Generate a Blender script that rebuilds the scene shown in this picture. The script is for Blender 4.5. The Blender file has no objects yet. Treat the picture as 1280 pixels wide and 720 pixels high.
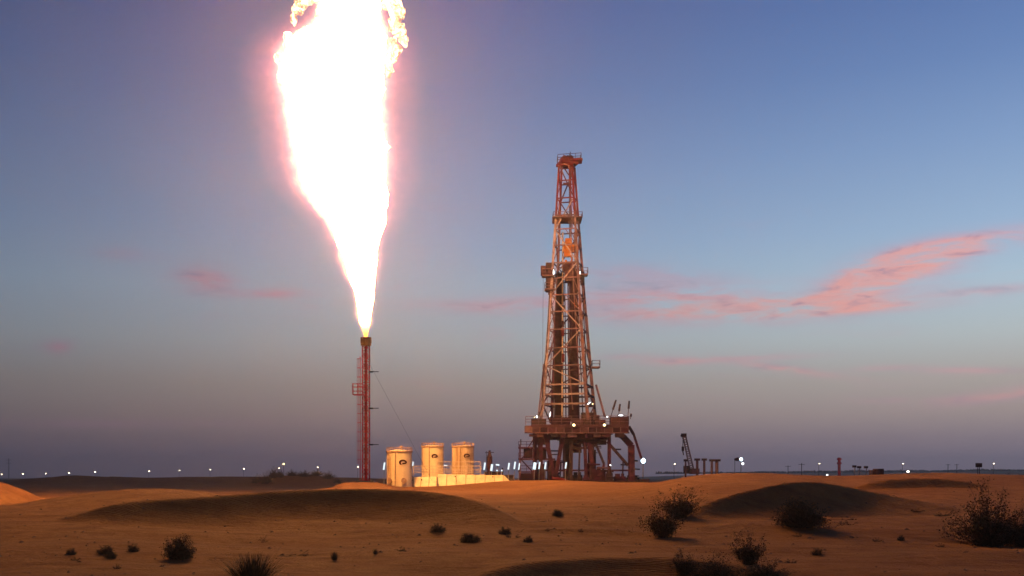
import bpy, math, random
import numpy as np
from mathutils import Vector, Matrix, noise

random.seed(7)
np.random.seed(7)
scene = bpy.context.scene
COL = scene.collection

# ------------------------------------------------------------------ camera
F = 1280.0            # focal length expressed in photo pixels
HY = 597.0            # row of the horizon
def at(px, py, Y):
    """world point seen at photo pixel (px,py) when it stands Y metres away (camera at the origin)"""
    return Vector(((px - 640.0) / F * Y, Y, (HY - py) / F * Y))
cd = bpy.data.cameras.new("camera")
cam = bpy.data.objects.new("camera", cd)
COL.objects.link(cam)
cam.location = (0, 0, 0)
cam.rotation_euler = (math.radians(90), 0, 0)
cd.sensor_width = 36.0
cd.lens = 36.0
cd.shift_y = (HY - 360.0) / 1280.0
cd.clip_start = 0.1
cd.clip_end = 20000
scene.camera = cam
scene.view_settings.view_transform = 'Standard'
scene.view_settings.look = 'None'
scene.view_settings.exposure = 0.0
scene.view_settings.gamma = 1.0
scene.cycles.use_denoising = True
scene.cycles.max_bounces = 6
scene.cycles.volume_bounces = 0
scene.cycles.transparent_max_bounces = 12
scene.cycles.sample_clamp_indirect = 4.0
scene.cycles.use_light_tree = True

# ------------------------------------------------------------------ sky
def srgb(r, g, b):
    def f(c):
        c /= 255.0
        return c / 12.92 if c <= 0.04045 else ((c + 0.055) / 1.055) ** 2.4
    return (f(r), f(g), f(b), 1.0)

class NT:
    """tiny helper to write node graphs"""
    def __init__(s, nt):
        s.nt = nt; s.n = nt.nodes; s.l = nt.links
        s.n.clear()
    def new(s, t, **kw):
        nd = s.n.new(t)
        for k, v in kw.items(): setattr(nd, k, v)
        return nd
    def put(s, sock, v):
        if isinstance(v, bpy.types.NodeSocket): s.l.new(v, sock)
        elif v is not None: sock.default_value = v
    def math(s, op, a, b=None, c=None, clamp=False):
        nd = s.new('ShaderNodeMath', operation=op, use_clamp=clamp)
        s.put(nd.inputs[0], a)
        if b is not None: s.put(nd.inputs[1], b)
        if c is not None: s.put(nd.inputs[2], c)
        return nd.outputs[0]
    def mix(s, fac, a, b, blend='MIX'):
        nd = s.new('ShaderNodeMix', data_type='RGBA', blend_type=blend)
        s.put(nd.inputs[0], fac); s.put(nd.inputs[6], a); s.put(nd.inputs[7], b)
        return nd.outputs[2]
    def rng(s, v, a, b, c=0.0, d=1.0, smooth=True):
        nd = s.new('ShaderNodeMapRange', interpolation_type='SMOOTHSTEP' if smooth else 'LINEAR')
        s.put(nd.inputs[0], v)
        for i, q in enumerate((a, b, c, d)): s.put(nd.inputs[i + 1], q)
        return nd.outputs[0]
    def noise(s, vec, scale, detail=4.0, rough=0.55, dist=0.0):
        nd = s.new('ShaderNodeTexNoise')
        s.put(nd.inputs['Vector'], vec)
        nd.inputs['Scale'].default_value = scale
        nd.inputs['Detail'].default_value = detail
        nd.inputs['Roughness'].default_value = rough
        nd.inputs['Distortion'].default_value = dist
        return nd.outputs['Fac']

world = bpy.data.worlds.new("World")
scene.world = world
world.use_nodes = True
def build_world():
    g = NT(world.node_tree)
    tc = g.new('ShaderNodeTexCoord')
    sep = g.new('ShaderNodeSeparateXYZ'); g.l.new(tc.outputs['Generated'], sep.inputs[0])
    x, y, z = sep.outputs
    az = g.math('ARCTAN2', x, y)
    el = g.math('ARCSINE', z)
    elc = g.math('MAXIMUM', el, 0.0)
    f = g.math('SQRT', g.math('DIVIDE', elc, math.pi / 2))
    ramp = g.new('ShaderNodeValToRGB')
    g.l.new(f, ramp.inputs[0])
    stops = SKY_STOPS
    e = ramp.color_ramp.elements
    while len(e) < len(stops): e.new(0.5)
    for i, (p, c) in enumerate(stops):
        e[i].position = p; e[i].color = srgb(*c)
    # afterglow: the sun has set to the right of the view, the opposite side is already night blue
    ca = g.math('COSINE', g.math('SUBTRACT', az, math.radians(58)))
    k = g.math('MULTIPLY_ADD', ca, 0.5, 0.5)
    k = g.math('MULTIPLY_ADD', g.math('MULTIPLY', k, k), 1.05, 0.11)
    kc = g.new('ShaderNodeCombineColor')
    g.put(kc.inputs[0], g.math('POWER', k, 1.05)); g.put(kc.inputs[1], k); g.put(kc.inputs[2], g.math('POWER', k, 0.86))
    base = g.mix(1.0, ramp.outputs[0], kc.outputs[0], 'MULTIPLY')
    # clouds
    cv = g.new('ShaderNodeCombineXYZ')
    g.put(cv.inputs[0], g.math('MULTIPLY', az, 3.0)); g.put(cv.inputs[1], g.math('MULTIPLY', el, 17.0)); g.put(cv.inputs[2], 0.3)
    n1 = g.noise(cv.outputs[0], 2.2, 7.0, 0.62, 0.6)
    cv2 = g.new('ShaderNodeCombineXYZ')
    g.put(cv2.inputs[0], g.math('MULTIPLY', az, 10.0)); g.put(cv2.inputs[1], g.math('MULTIPLY', el, 40.0)); g.put(cv2.inputs[2], 5.3)
    n2 = g.noise(cv2.outputs[0], 2.5, 6.0, 0.6, 0.4)
    tot = None; warm = None
    for (px, py, rx, ry, tilt, amp, wm) in CLOUDS:
        a0 = math.atan((px - 640) / F); e0 = math.atan((HY - py) / F * math.cos(a0))
        da = g.math('MULTIPLY', g.math('SUBTRACT', az, a0), F * 1.0)
        de = g.math('MULTIPLY', g.math('SUBTRACT', el, e0), F * 1.0)
        c, s_ = math.cos(tilt), math.sin(tilt)
        p = g.math('ADD', g.math('MULTIPLY', da, c / rx), g.math('MULTIPLY', de, s_ / rx))
        q = g.math('SUBTRACT', g.math('MULTIPLY', de, c / ry), g.math('MULTIPLY', da, s_ / ry))
        r2 = g.math('ADD', g.math('MULTIPLY', p, p), g.math('MULTIPLY', q, q))
        m = g.math('MULTIPLY', g.math('EXPONENT', g.math('MULTIPLY', r2, -1.0)), amp)
        tot = m if tot is None else g.math('ADD', tot, m)
        if wm:
            w_ = g.math('MULTIPLY', m, wm)
            warm = w_ if warm is None else g.math('ADD', warm, w_)
    tot = g.math('MINIMUM', tot, 1.0)
    thr = g.math('MULTIPLY_ADD', n1, 1.7, -0.38)
    thr = g.math('MULTIPLY_ADD', n2, 1.7, g.math('SUBTRACT', thr, 0.55))
    dens = g.math('MULTIPLY', g.math('MULTIPLY', tot, g.rng(thr, 0.18, 1.0)), 0.85)
    # thin background wisps anywhere low in the sky
    wisps = g.math('MULTIPLY', g.rng(n1, 0.55, 0.8), g.math('MULTIPLY', g.rng(el, 0.02, 0.10), g.rng(el, 0.30, 0.16)))
    dens = g.math('MULTIPLY_ADD', wisps, 0.22, dens, clamp=True)
    ccol = g.mix(g.math('MINIMUM', warm, 1.0), srgb(210, 156, 176), srgb(244, 168, 158))
    ccol = g.mix(g.rng(n2, 0.5, 0.75), ccol, srgb(165, 135, 160))
    ccol = g.mix(1.0, ccol, kc.outputs[0], 'MULTIPLY')
    col = g.mix(dens, base, ccol)
    bg = g.new('ShaderNodeBackground')
    g.l.new(col, bg.inputs[0]); bg.inputs[1].default_value = SKY_GAIN
    out = g.new('ShaderNodeOutputWorld')
    g.l.new(bg.outputs[0], out.inputs[0])
    world.cycles.sampling_method = 'MANUAL'
    world.cycles.sample_map_resolution = 256
SKY_GAIN = 1.0
SKY_STOPS = [(0.0, (142, 120, 138)), (0.105, (144, 124, 138)), (0.153, (154, 136, 140)), (0.195, (174, 157, 151)),
             (0.24, (182, 174, 166)), (0.287, (186, 196, 198)), (0.335, (176, 200, 216)), (0.378, (156, 184, 214)),
             (0.434, (130, 160, 202)), (0.48, (106, 137, 187)), (0.524, (88, 117, 172)), (0.62, (48, 68, 118)), (0.72, (26, 36, 68)), (1.0, (11, 15, 30))]
# px, py, radius along, radius across, tilt, amount, warm
CLOUDS = [(1075, 357, 52, 15, 0.30, 1.2, 1.0), (1120, 337, 60, 17, 0.12, 1.3, 1.0), (1165, 315, 60, 13, 0.12, 1.0, 0.8), (1225, 303, 80, 10, 0.10, 0.95, 0.6),
          (985, 384, 120, 10, 0.02, 1.2, 1.2), (760, 372, 140, 12, 0.03, 0.7, 0.4), (1070, 386, 90, 6, 0.0, 0.7, 1.0), (880, 376, 90, 10, -0.03, 0.95, 0.6), (830, 390, 120, 9, 0.03, 0.85, 0.6), (930, 402, 120, 8, 0.0, 0.4, 0.5),
          (1235, 363, 60, 6, 0.02, 0.55, 0.6), (985, 462, 60, 5, -0.16, 0.7, 1.0), (950, 447, 70, 4, 0.0, 0.4, 0.8), (1100, 460, 40, 4, 0.0, 0.4, 0.8),
          (845, 452, 45, 5, 0.0, 0.7, 0.9), (790, 446, 40, 4, 0.0, 0.5, 0.6), (1250, 494, 70, 7, 0.12, 0.7, 0.9), (1215, 463, 60, 4, -0.05, 0.5, 0.8), (1130, 500, 60, 4, 0.0, 0.3, 0.6),
          (255, 350, 34, 15, 0.0, 0.95, 0.3), (335, 367, 45, 6, 0.05, 0.8, 0.3), (75, 435, 14, 7, 0.0, 0.8, 0.3), (160, 318, 40, 7, 0.0, 0.35, 0.2),
          (610, 384, 90, 8, 0.0, 0.6, 0.3), (800, 345, 110, 14, -0.10, 0.5, 0.2), (160, 530, 190, 5, 0.02, 0.35, 0.1), (560, 488, 50, 5, -0.2, 0.3, 0.8)]
build_world()

# ------------------------------------------------------------------ materials
def mat(name, base, rough=0.6, metallic=0.0, var=0.25, scale=3.0, dirt=None, dirt_amt=0.4, bump=0.15, bscale=20.0, streak=False, spec=None):
    m = bpy.data.materials.new(name); m.use_nodes = True
    g = NT(m.node_tree)
    out = g.new('ShaderNodeOutputMaterial'); bs = g.new('ShaderNodeBsdfPrincipled')
    g.l.new(bs.outputs[0], out.inputs[0])
    geo = g.new('ShaderNodeNewGeometry')
    mp = g.new('ShaderNodeMapping'); g.l.new(geo.outputs['Position'], mp.inputs[0])
    if streak: mp.inputs['Scale'].default_value = (1, 1, 0.18)
    n = g.noise(mp.outputs[0], scale, 6.0, 0.6)
    b4 = tuple(base) + (1.0,)
    lo = tuple(c * (1 - var) for c in base) + (1.0,); hi = tuple(min(1, c * (1 + var)) for c in base) + (1.0,)
    col = g.mix(g.rng(n, 0.3, 0.7), lo, hi)
    if dirt:
        n2 = g.noise(mp.outputs[0], scale * 0.45, 7.0, 0.65)
        col = g.mix(g.math('MULTIPLY', g.rng(n2, 0.48, 0.68), dirt_amt), col, tuple(dirt) + (1.0,))
    g.l.new(col, bs.inputs['Base Color'])
    g.put(bs.inputs['Roughness'], g.rng(n, 0.2, 0.8, max(0.05, rough - 0.12), min(1, rough + 0.12)))
    bs.inputs['Metallic'].default_value = metallic
    bs.inputs['Specular IOR Level'].default_value = spec if spec is not None else (0.10 if max(base) < 0.12 else 0.30)
    if bump:
        n3 = g.noise(geo.outputs['Position'], bscale, 5.0, 0.6)
        bp = g.new('ShaderNodeBump'); bp.inputs['Strength'].default_value = bump; bp.inputs['Distance'].default_value = 0.05
        g.l.new(n3, bp.inputs['Height']); g.l.new(bp.outputs[0], bs.inputs['Normal'])
    return m
def lamp_mat(name, col, strength):
    m = bpy.data.materials.new(name); m.use_nodes = True
    g = NT(m.node_tree)
    out = g.new('ShaderNodeOutputMaterial'); em = g.new('ShaderNodeEmission')
    em.inputs[0].default_value = tuple(col) + (1.0,); em.inputs[1].default_value = strength
    g.l.new(em.outputs[0], out.inputs[0])
    return m

def sand_mat():
    m = bpy.data.materials.new("desert_sand"); m.use_nodes = True
    g = NT(m.node_tree)
    out = g.new('ShaderNodeOutputMaterial'); bs = g.new('ShaderNodeBsdfPrincipled')
    g.l.new(bs.outputs[0], out.inputs[0])
    geo = g.new('ShaderNodeNewGeometry'); P = geo.outputs['Position']
    big = g.noise(P, 0.06, 4.0, 0.5)
    mid = g.noise(P, 0.7, 6.0, 0.6, 0.4)
    fine = g.noise(P, 14.0, 6.0, 0.7)
    col = g.mix(g.rng(big, 0.3, 0.7), (0.28, 0.128, 0.045, 1), (0.38, 0.198, 0.070, 1))
    col = g.mix(g.rng(mid, 0.35, 0.75, 0.0, 0.55), col, (0.16, 0.064, 0.026, 1))
    ms = g.new('ShaderNodeMapping'); g.l.new(P, ms.inputs[0]); ms.inputs['Scale'].default_value = (0.22, 1.0, 1.0); ms.inputs['Rotation'].default_value = (0, 0, 0.12)
    stk = g.noise(ms.outputs[0], 1.3, 7.0, 0.7, 0.3)
    col = g.mix(g.rng(stk, 0.50, 0.72, 0.0, 0.65), col, (0.125, 0.048, 0.022, 1))
    col = g.mix(g.rng(fine, 0.35, 0.7, 0.0, 0.75), col, (0.20, 0.086, 0.033, 1))
    g.l.new(col, bs.inputs['Base Color'])
    bs.inputs['Roughness'].default_value = 0.95
    bs.inputs['Specular IOR Level'].default_value = 0.15
    # wind ripples + trampled unevenness
    mp = g.new('ShaderNodeMapping'); g.l.new(P, mp.inputs[0])
    mp.inputs['Rotation'].default_value = (0, 0, 0.25); mp.inputs['Scale'].default_value = (0.35, 1.6, 0.5)
    wv = g.new('ShaderNodeTexWave', wave_type='BANDS', bands_direction='Y')
    g.l.new(mp.outputs[0], wv.inputs[0])
    wv.inputs['Scale'].default_value = 1.7; wv.inputs['Distortion'].default_value = 7.0
    wv.inputs['Detail'].default_value = 3.0; wv.inputs['Detail Scale'].default_value = 1.2
    patch = g.rng(g.noise(P, 0.22, 3.0), 0.36, 0.56)
    h = g.math('MULTIPLY', g.math('MULTIPLY', wv.outputs['Fac'], patch), 0.055)
    h = g.math('ADD', h, g.math('MULTIPLY', g.noise(P, 1.1, 8.0, 0.66), 0.34))
    h = g.math('ADD', h, g.math('MULTIPLY', fine, 0.03))
    # scattered footprints and pits
    vo = g.new('ShaderNodeTexVoronoi'); vo.inputs['Scale'].default_value = 1.4; g.l.new(P, vo.inputs['Vector'])
    pit = g.math('MULTIPLY', g.rng(vo.outputs['Distance'], 0.0, 0.22, 1.0, 0.0), g.rng(g.noise(P, 0.35, 3.0), 0.5, 0.65))
    h = g.math('SUBTRACT', h, g.math('MULTIPLY', pit, 0.09))
    h = g.math('ADD', h, g.math('MULTIPLY', stk, 0.30))
    bp = g.new('ShaderNodeBump'); bp.inputs['Strength'].default_value = 0.8; bp.inputs['Distance'].default_value = 1.0
    g.l.new(h, bp.inputs['Height']); g.l.new(bp.outputs[0], bs.inputs['Normal'])
    return m

M = {}
M['sand'] = sand_mat()
M['red'] = mat('red_paint', (0.085, 0.009, 0.014), 0.55, var=0.3, scale=1.2, dirt=(0.09, 0.035, 0.025), dirt_amt=0.6)
M['stack'] = mat('stack_red_paint', (0.70, 0.03, 0.045), 0.8, var=0.25, scale=1.2, dirt=(0.25, 0.02, 0.02), dirt_amt=0.5)
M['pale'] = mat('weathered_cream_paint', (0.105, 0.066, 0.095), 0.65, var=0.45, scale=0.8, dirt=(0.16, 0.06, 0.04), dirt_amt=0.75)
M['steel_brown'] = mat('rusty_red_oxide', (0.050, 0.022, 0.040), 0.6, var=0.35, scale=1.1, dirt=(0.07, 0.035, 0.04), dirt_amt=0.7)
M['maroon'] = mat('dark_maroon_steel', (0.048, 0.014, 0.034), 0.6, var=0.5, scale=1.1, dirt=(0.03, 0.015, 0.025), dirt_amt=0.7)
M['light'] = mat('worn_pink_white_highlight', (0.20, 0.155, 0.20), 0.6, var=0.35, scale=0.9, dirt=(0.10, 0.04, 0.035), dirt_amt=0.8)  # pale tone carries the derrick's painted highlight; also on the crane chords
M['dark'] = mat('dark_steel', (0.030, 0.020, 0.032), 0.55, var=0.4, scale=2.0, dirt=(0.12, 0.05, 0.03), dirt_amt=0.4)
M['pipe'] = mat('racked_pipe_steel', (0.018, 0.006, 0.018), 0.85, var=0.35, scale=1.5, dirt=(0.04, 0.02, 0.04), dirt_amt=0.6)
M['yellow'] = mat('yellow_block_paint', (0.26, 0.09, 0.012), 0.5, var=0.25, scale=2.0, dirt=(0.2, 0.06, 0.02), dirt_amt=0.6)
M['tank'] = mat('tank_cream_paint', (0.74, 0.62, 0.40), 0.5, var=0.10, scale=0.6, dirt=(0.22, 0.10, 0.04), dirt_amt=0.9, streak=True)
M['rim'] = mat('tank_rim_paint', (0.42, 0.28, 0.18), 0.6, var=0.3, scale=3.0)
M['mark'] = mat('brown_mark_paint', (0.07, 0.025, 0.015), 0.6, var=0.2)
M['liner'] = mat('pale_pit_liner', (0.78, 0.68, 0.46), 0.5, var=0.08, scale=1.0, dirt=(0.45, 0.33, 0.18), dirt_amt=0.5, bump=0.5, bscale=2.5)
M['rail'] = mat('pale_rail_paint', (0.62, 0.50, 0.38), 0.5, var=0.15)
M['leaf'] = mat('dry_shrub_leaf', (0.072, 0.066, 0.042), 0.8, var=0.6, scale=9.0, bump=0)
M['twig'] = mat('dry_twig', (0.15, 0.095, 0.06), 0.85, var=0.4, scale=9.0, bump=0)
M['grass'] = mat('dry_dune_grass', (0.085, 0.072, 0.040), 0.8, var=0.45, scale=7.0, bump=0)
M['farleaf'] = mat('far_scrub_leaf', (0.045, 0.05, 0.035), 0.9, var=0.4, scale=0.6, bump=0)
M['conc'] = mat('grey_concrete', (0.26, 0.22, 0.19), 0.8, var=0.2, scale=1.0)
M['galv'] = mat('galvanised_steel', (0.30, 0.28, 0.29), 0.5, metallic=0.4, var=0.2)
M['lw'] = lamp_mat('cool_white_tube', (0.80, 0.95, 1.0), 1.25)
M['lb'] = lamp_mat('blue_white_flood', (0.62, 0.86, 1.0), 5.0)
M['ly'] = lamp_mat('warm_sodium_lamp', (1.0, 0.80, 0.38), 3.5)
M['ls'] = lamp_mat('street_lamp_glow', (1.0, 0.84, 0.54), 17.0)
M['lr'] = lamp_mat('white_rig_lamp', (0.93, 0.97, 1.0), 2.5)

# ------------------------------------------------------------------ mesh helpers
class MB:
    def __init__(s): s.v = []; s.f = []
    def quadface(s, *idx): s.f.append(tuple(idx))
    def box(s, c, size, rz=0.0, taper=1.0):
        c = Vector(c); hx, hy, hz = size[0] / 2, size[1] / 2, size[2] / 2
        R = Matrix.Rotation(rz, 3, 'Z'); b = len(s.v)
        for sz in (-1, 1):
            k = taper if sz > 0 else 1.0
            for sx, sy in ((-1, -1), (1, -1), (1, 1), (-1, 1)):
                s.v.append(c + R @ Vector((sx * hx * k, sy * hy * k, sz * hz)))
        s.f += [(b, b+3, b+2, b+1), (b+4, b+5, b+6, b+7), (b, b+1, b+5, b+4), (b+1, b+2, b+6, b+5), (b+2, b+3, b+7, b+6), (b+3, b, b+4, b+7)]
        return s
    def tube(s, p0, p1, r0, r1=None, n=8, caps=True):
        p0 = Vector(p0); p1 = Vector(p1); r1 = r0 if r1 is None else r1
        d = (p1 - p0)
        if d.length < 1e-6: return s
        d.normalize()
        a = d.cross(Vector((0, 0, 1)) if abs(d.z) < 0.95 else Vector((0, 1, 0))).normalized(); b_ = d.cross(a)
        b = len(s.v); ph = math.pi / n
        for p, r in ((p0, r0), (p1, r1)):
            for i in range(n):
                t = 2 * math.pi * i / n + ph
                s.v.append(p + a * (math.cos(t) * r) + b_ * (math.sin(t) * r))
        for i in range(n):
            j = (i + 1) % n
            s.f.append((b + i, b + j, b + n + j, b + n + i))
        if caps:
            s.f.append(tuple(b + i for i in reversed(range(n)))); s.f.append(tuple(b + n + i for i in range(n)))
        return s
    def bar(s, p0, p1, w): return s.tube(p0, p1, w * 0.7071, n=4)
    def lathe(s, c, prof, n=24, caps=True):
        c = Vector(c); b = len(s.v)
        for r, z in prof:
            for i in range(n):
                t = 2 * math.pi * i / n
                s.v.append(c + Vector((math.cos(t) * r, math.sin(t) * r, z)))
        for k in range(len(prof) - 1):
            for i in range(n):
                j = (i + 1) % n
                s.f.append((b + k*n + i, b + k*n + j, b + (k+1)*n + j, b + (k+1)*n + i))
        if caps:
            s.f.append(tuple(b + i for i in reversed(range(n))))
            s.f.append(tuple(b + (len(prof)-1)*n + i for i in range(n)))
        return s
    def path(s, pts, r, n=4):
        for a, b in zip(pts[:-1], pts[1:]): s.tube(a, b, r, n=n)
        return s
    def tri(s, a, b, c):
        k = len(s.v); s.v += [Vector(a), Vector(b), Vector(c)]; s.f.append((k, k+1, k+2)); return s
    def build(s, name, material, parent=None, origin=None, smooth=False):
        o0 = Vector(origin) if origin is not None else (Vector(parent['_o']) if parent is not None and '_o' in parent else Vector((0, 0, 0)))
        me = bpy.data.meshes.new(name)
        me.from_pydata([tuple(v - o0) for v in s.v], [], s.f)
        me.materials.append(material)
        if smooth: me.shade_smooth()
        me.update()
        o = bpy.data.objects.new(name, me); COL.objects.link(o)
        if parent is not None:
            o.parent = parent; o['_o'] = tuple(o0)
        else:
            o.location = o0
        return o

def thing(name, label, cat, loc=(0, 0, 0), group=None, rz=0):
    o = bpy.data.objects.new(name, None); COL.objects.link(o)
    o.location = loc; o['_o'] = tuple(loc); o.rotation_euler = (0, 0, rz); o.empty_display_size = 0.5
    o['label'] = label; o['category'] = cat
    if group: o['group'] = group
    return o
def tag(o, label=None, cat=None, group=None, kind=None):
    if label: o['label'] = label
    if cat: o['category'] = cat
    if group: o['group'] = group
    if kind: o['kind'] = kind
    return o
def dup(root, loc, label=None, rz=None, scale=None, group=None):
    def cp(o, parent):
        c = o.copy(); COL.objects.link(c)
        if parent is not None: c.parent = parent
        for ch in list(o.children): cp(ch, c)
        return c
    r = cp(root, None); r.location = loc
    if label: r['label'] = label
    if rz is not None: r.rotation_euler = (0, 0, rz)
    if scale is not None: r.scale = scale
    if group: r['group'] = group
    return r

# ------------------------------------------------------------------ terrain
UG = np.arange(-3000, 4301, 5.0)
def crest(pts, sm=18):
    px = [p[0] for p in pts]; Y = [p[2] for p in pts]; z = [(HY - p[1]) / F * p[2] for p in pts]
    k = np.exp(-0.5 * (np.arange(-60, 61, 5.0) / sm) ** 2); k /= k.sum()
    def s(a):
        a = np.interp(UG, px, a); n = len(k) // 2
        return np.convolve(np.pad(a, n, mode='edge'), k, mode='valid')
    return s(Y), s(z)
def smax(a, b, k):
    h = np.clip(0.5 + 0.5 * (a - b) / k, 0, 1)
    return b * (1 - h) + a * h + k * h * (1 - h)

def nz(x, y, s, seed):
    """cheap smooth value noise from summed sines"""
    r = np.random.RandomState(seed); o = 0
    for _ in range(7):
        a = r.rand() * 2 * np.pi; f = s * (0.6 + r.rand() * 1.1); p = r.rand() * 6.28
        o = o + np.sin((x * np.cos(a) + y * np.sin(a)) * f + p + 1.3 * np.sin((x * np.sin(a) - y * np.cos(a)) * f * 0.6 + p * 2))
    return o / 7

BASE_Y2 = [60, 80, 95, 110, 130, 150, 175, 200, 260, 380, 430, 520, 700, 7000]
BASE_L = [-1.9, -2.3, -3.6, -5.2, -6.6, -7.6, -8.2, -8.6, -9.0, -9.5, -9.0, -8, -12, -14]
BASE_M = [-1.9, -1.75, -1.68, -1.6, -1.48, -1.42, -1.45, -1.5, -1.7, -1.9, -1.9, -1.9, -2, -2]
BASE_Y = [-400, -20, 0, 12, 22, 30, 38, 46, 55, 65, 80, 100, 120, 138, 150, 175, 200, 260, 400, 900, 7000]
BASE_Z = [-2.2, -2.0, -1.75, -2.1, -2.75, -2.86, -2.55, -2.12, -1.95, -1.88, -1.72, -1.36, -0.95, -0.68, -0.80, -1.12, -1.35, -1.7, -1.9, -2.0, -2.0]

# dune: crest points (px,py,Y), front slope (tan), back length, feather
DUNES = [
    # long dark slip face left of the middle
    dict(p=[(-400, 690, 47), (60, 655, 46), (135, 630, 46), (200, 624, 47.5), (262, 621, 48), (320, 616, 49), (375, 612.5, 50), (430, 611, 50.5), (480, 611, 50.5),
            (540, 614.5, 49.5), (585, 622, 48), (620, 634, 46), (660, 660, 45), (900, 700, 45)], s=0.80, back=18, k=0.12, fade=[(105, .5), (150, 1.05), (440, 1.0), (520, .78), (590, .5), (650, .2)]),
    # lit hump behind it, left
    dict(p=[(-500, 640, 72), (0, 636, 64), (56, 624, 65), (110, 616, 67), (169, 611, 68), (225, 610.5, 68), (262, 616, 68), (300, 622, 68), (500, 640, 68)], s=0.13, back=25, k=0.25),
    # bright dune far left, turned to the flare
    dict(p=[(-900, 590, 128), (-200, 584, 128), (-60, 590, 128), (0, 601, 130), (28, 611, 131), (56, 624, 132), (80, 640, 132), (300, 640, 132)], s=0.28, back=16, k=0.2),
    # sand in front of the pit wall, rises to the right
    dict(p=[(200, 640, 140), (400, 611, 140), (440, 606.5, 140), (500, 609, 150), (560, 607.5, 152), (634, 600.5, 160), (700, 600, 160), (790, 604, 165), (830, 602, 160), (1000, 612, 150)], s=0.05, back=12, k=0.15),
    # broad right hill
    dict(p=[(600, 640, 95), (760, 616, 95), (837, 600, 98), (875, 592.5, 100), (950, 590.5, 100), (999, 594, 100), (1062, 595, 102), (1100, 593, 104), (1175, 590.5, 106),
            (1215, 592, 106), (1280, 594, 106), (1600, 590, 106), (2400, 588, 106)], s=0.075, back=45, k=0.3),
    # dark slip face right of the middle
    dict(p=[(600, 720, 56), (820, 668, 47), (850, 646, 48), (871, 633, 49), (912, 619, 51), (969, 605, 53), (1006, 600.5, 54), (1040, 604, 55), (1085, 614, 56),
            (1140, 625, 56), (1197, 636, 55), (1280, 646, 54), (1700, 650, 54)], s=0.80, back=28, k=0.12, fade=[(865, .6), (905, 1.0), (1020, 1.0), (1060, .7), (1120, .42), (1200, .25)]),
    # second dark face, farther right
    dict(p=[(1000, 640, 84), (1060, 612, 84), (1089, 601, 84), (1120, 598.5, 85), (1175, 597, 86), (1212, 602, 86), (1250, 612, 86), (1500, 640, 84)], s=0.85, back=12, k=0.12),
    # low crest across the bottom middle
    dict(p=[(300, 790, 27), (520, 752, 28), (590, 719, 28.5), (650, 704, 30), (720, 697.5, 31), (790, 696, 31.5), (860, 697, 31), (960, 712, 31), (1100, 740, 31), (1300, 760, 31)], s=0.72, back=9, k=0.06),
    # two low near crests on the left and in the middle
    dict(p=[(-400, 700, 34), (-60, 696, 34), (60, 692, 34.5), (180, 686, 35.5), (300, 685, 36), (430, 690, 36), (520, 702, 35), (640, 730, 34)], s=0.45, back=8, k=0.10),
    dict(p=[(380, 700, 40), (470, 680, 40.5), (560, 669, 41.5), (650, 662, 42.5), (740, 660, 43), (830, 667, 42), (900, 682, 40.5), (1000, 710, 40)], s=0.42, back=9, k=0.10),
    dict(p=[(900, 690, 44), (1000, 663, 46), (1080, 651, 47), (1160, 648, 48), (1240, 655, 48), (1400, 680, 47)], s=0.45, back=9, k=0.10),
    # right near rise carrying the big bush
    dict(p=[(900, 720, 40), (1080, 684, 41), (1197, 677, 42), (1280, 682, 42), (1500, 690, 42)], s=0.10, back=16, k=0.15),
    # far dark dunes on the left
    dict(p=[(-900, 592, 520), (-200, 600, 520), (22, 604, 520), (67, 592.5, 500), (97, 593, 480), (124, 596, 470), (150, 595, 460), (202, 598, 450), (247, 594.5, 440),
            (285, 596, 430), (320, 595.5, 430), (460, 597, 430), (560, 606, 430), (3000, 606, 430)], s=0.22, back=90, k=0.5),
    dict(p=[(-200, 620, 390), (300, 603, 385), (335, 598, 380), (379, 590.5, 375), (410, 596, 375), (435, 601, 375), (560, 608, 375)], s=0.3, back=40, k=0.4),
    # distant low rise, right
    dict(p=[(500, 602, 1900), (800, 596, 1900), (900, 592, 1800), (1000, 591, 1800), (1150, 588, 1700), (1300, 586.5, 1600), (1700, 584, 1600), (3000, 590, 1600)], s=0.1, back=500, k=1.0),
]
for d in DUNES: d['c'] = crest(d['p'])

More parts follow.
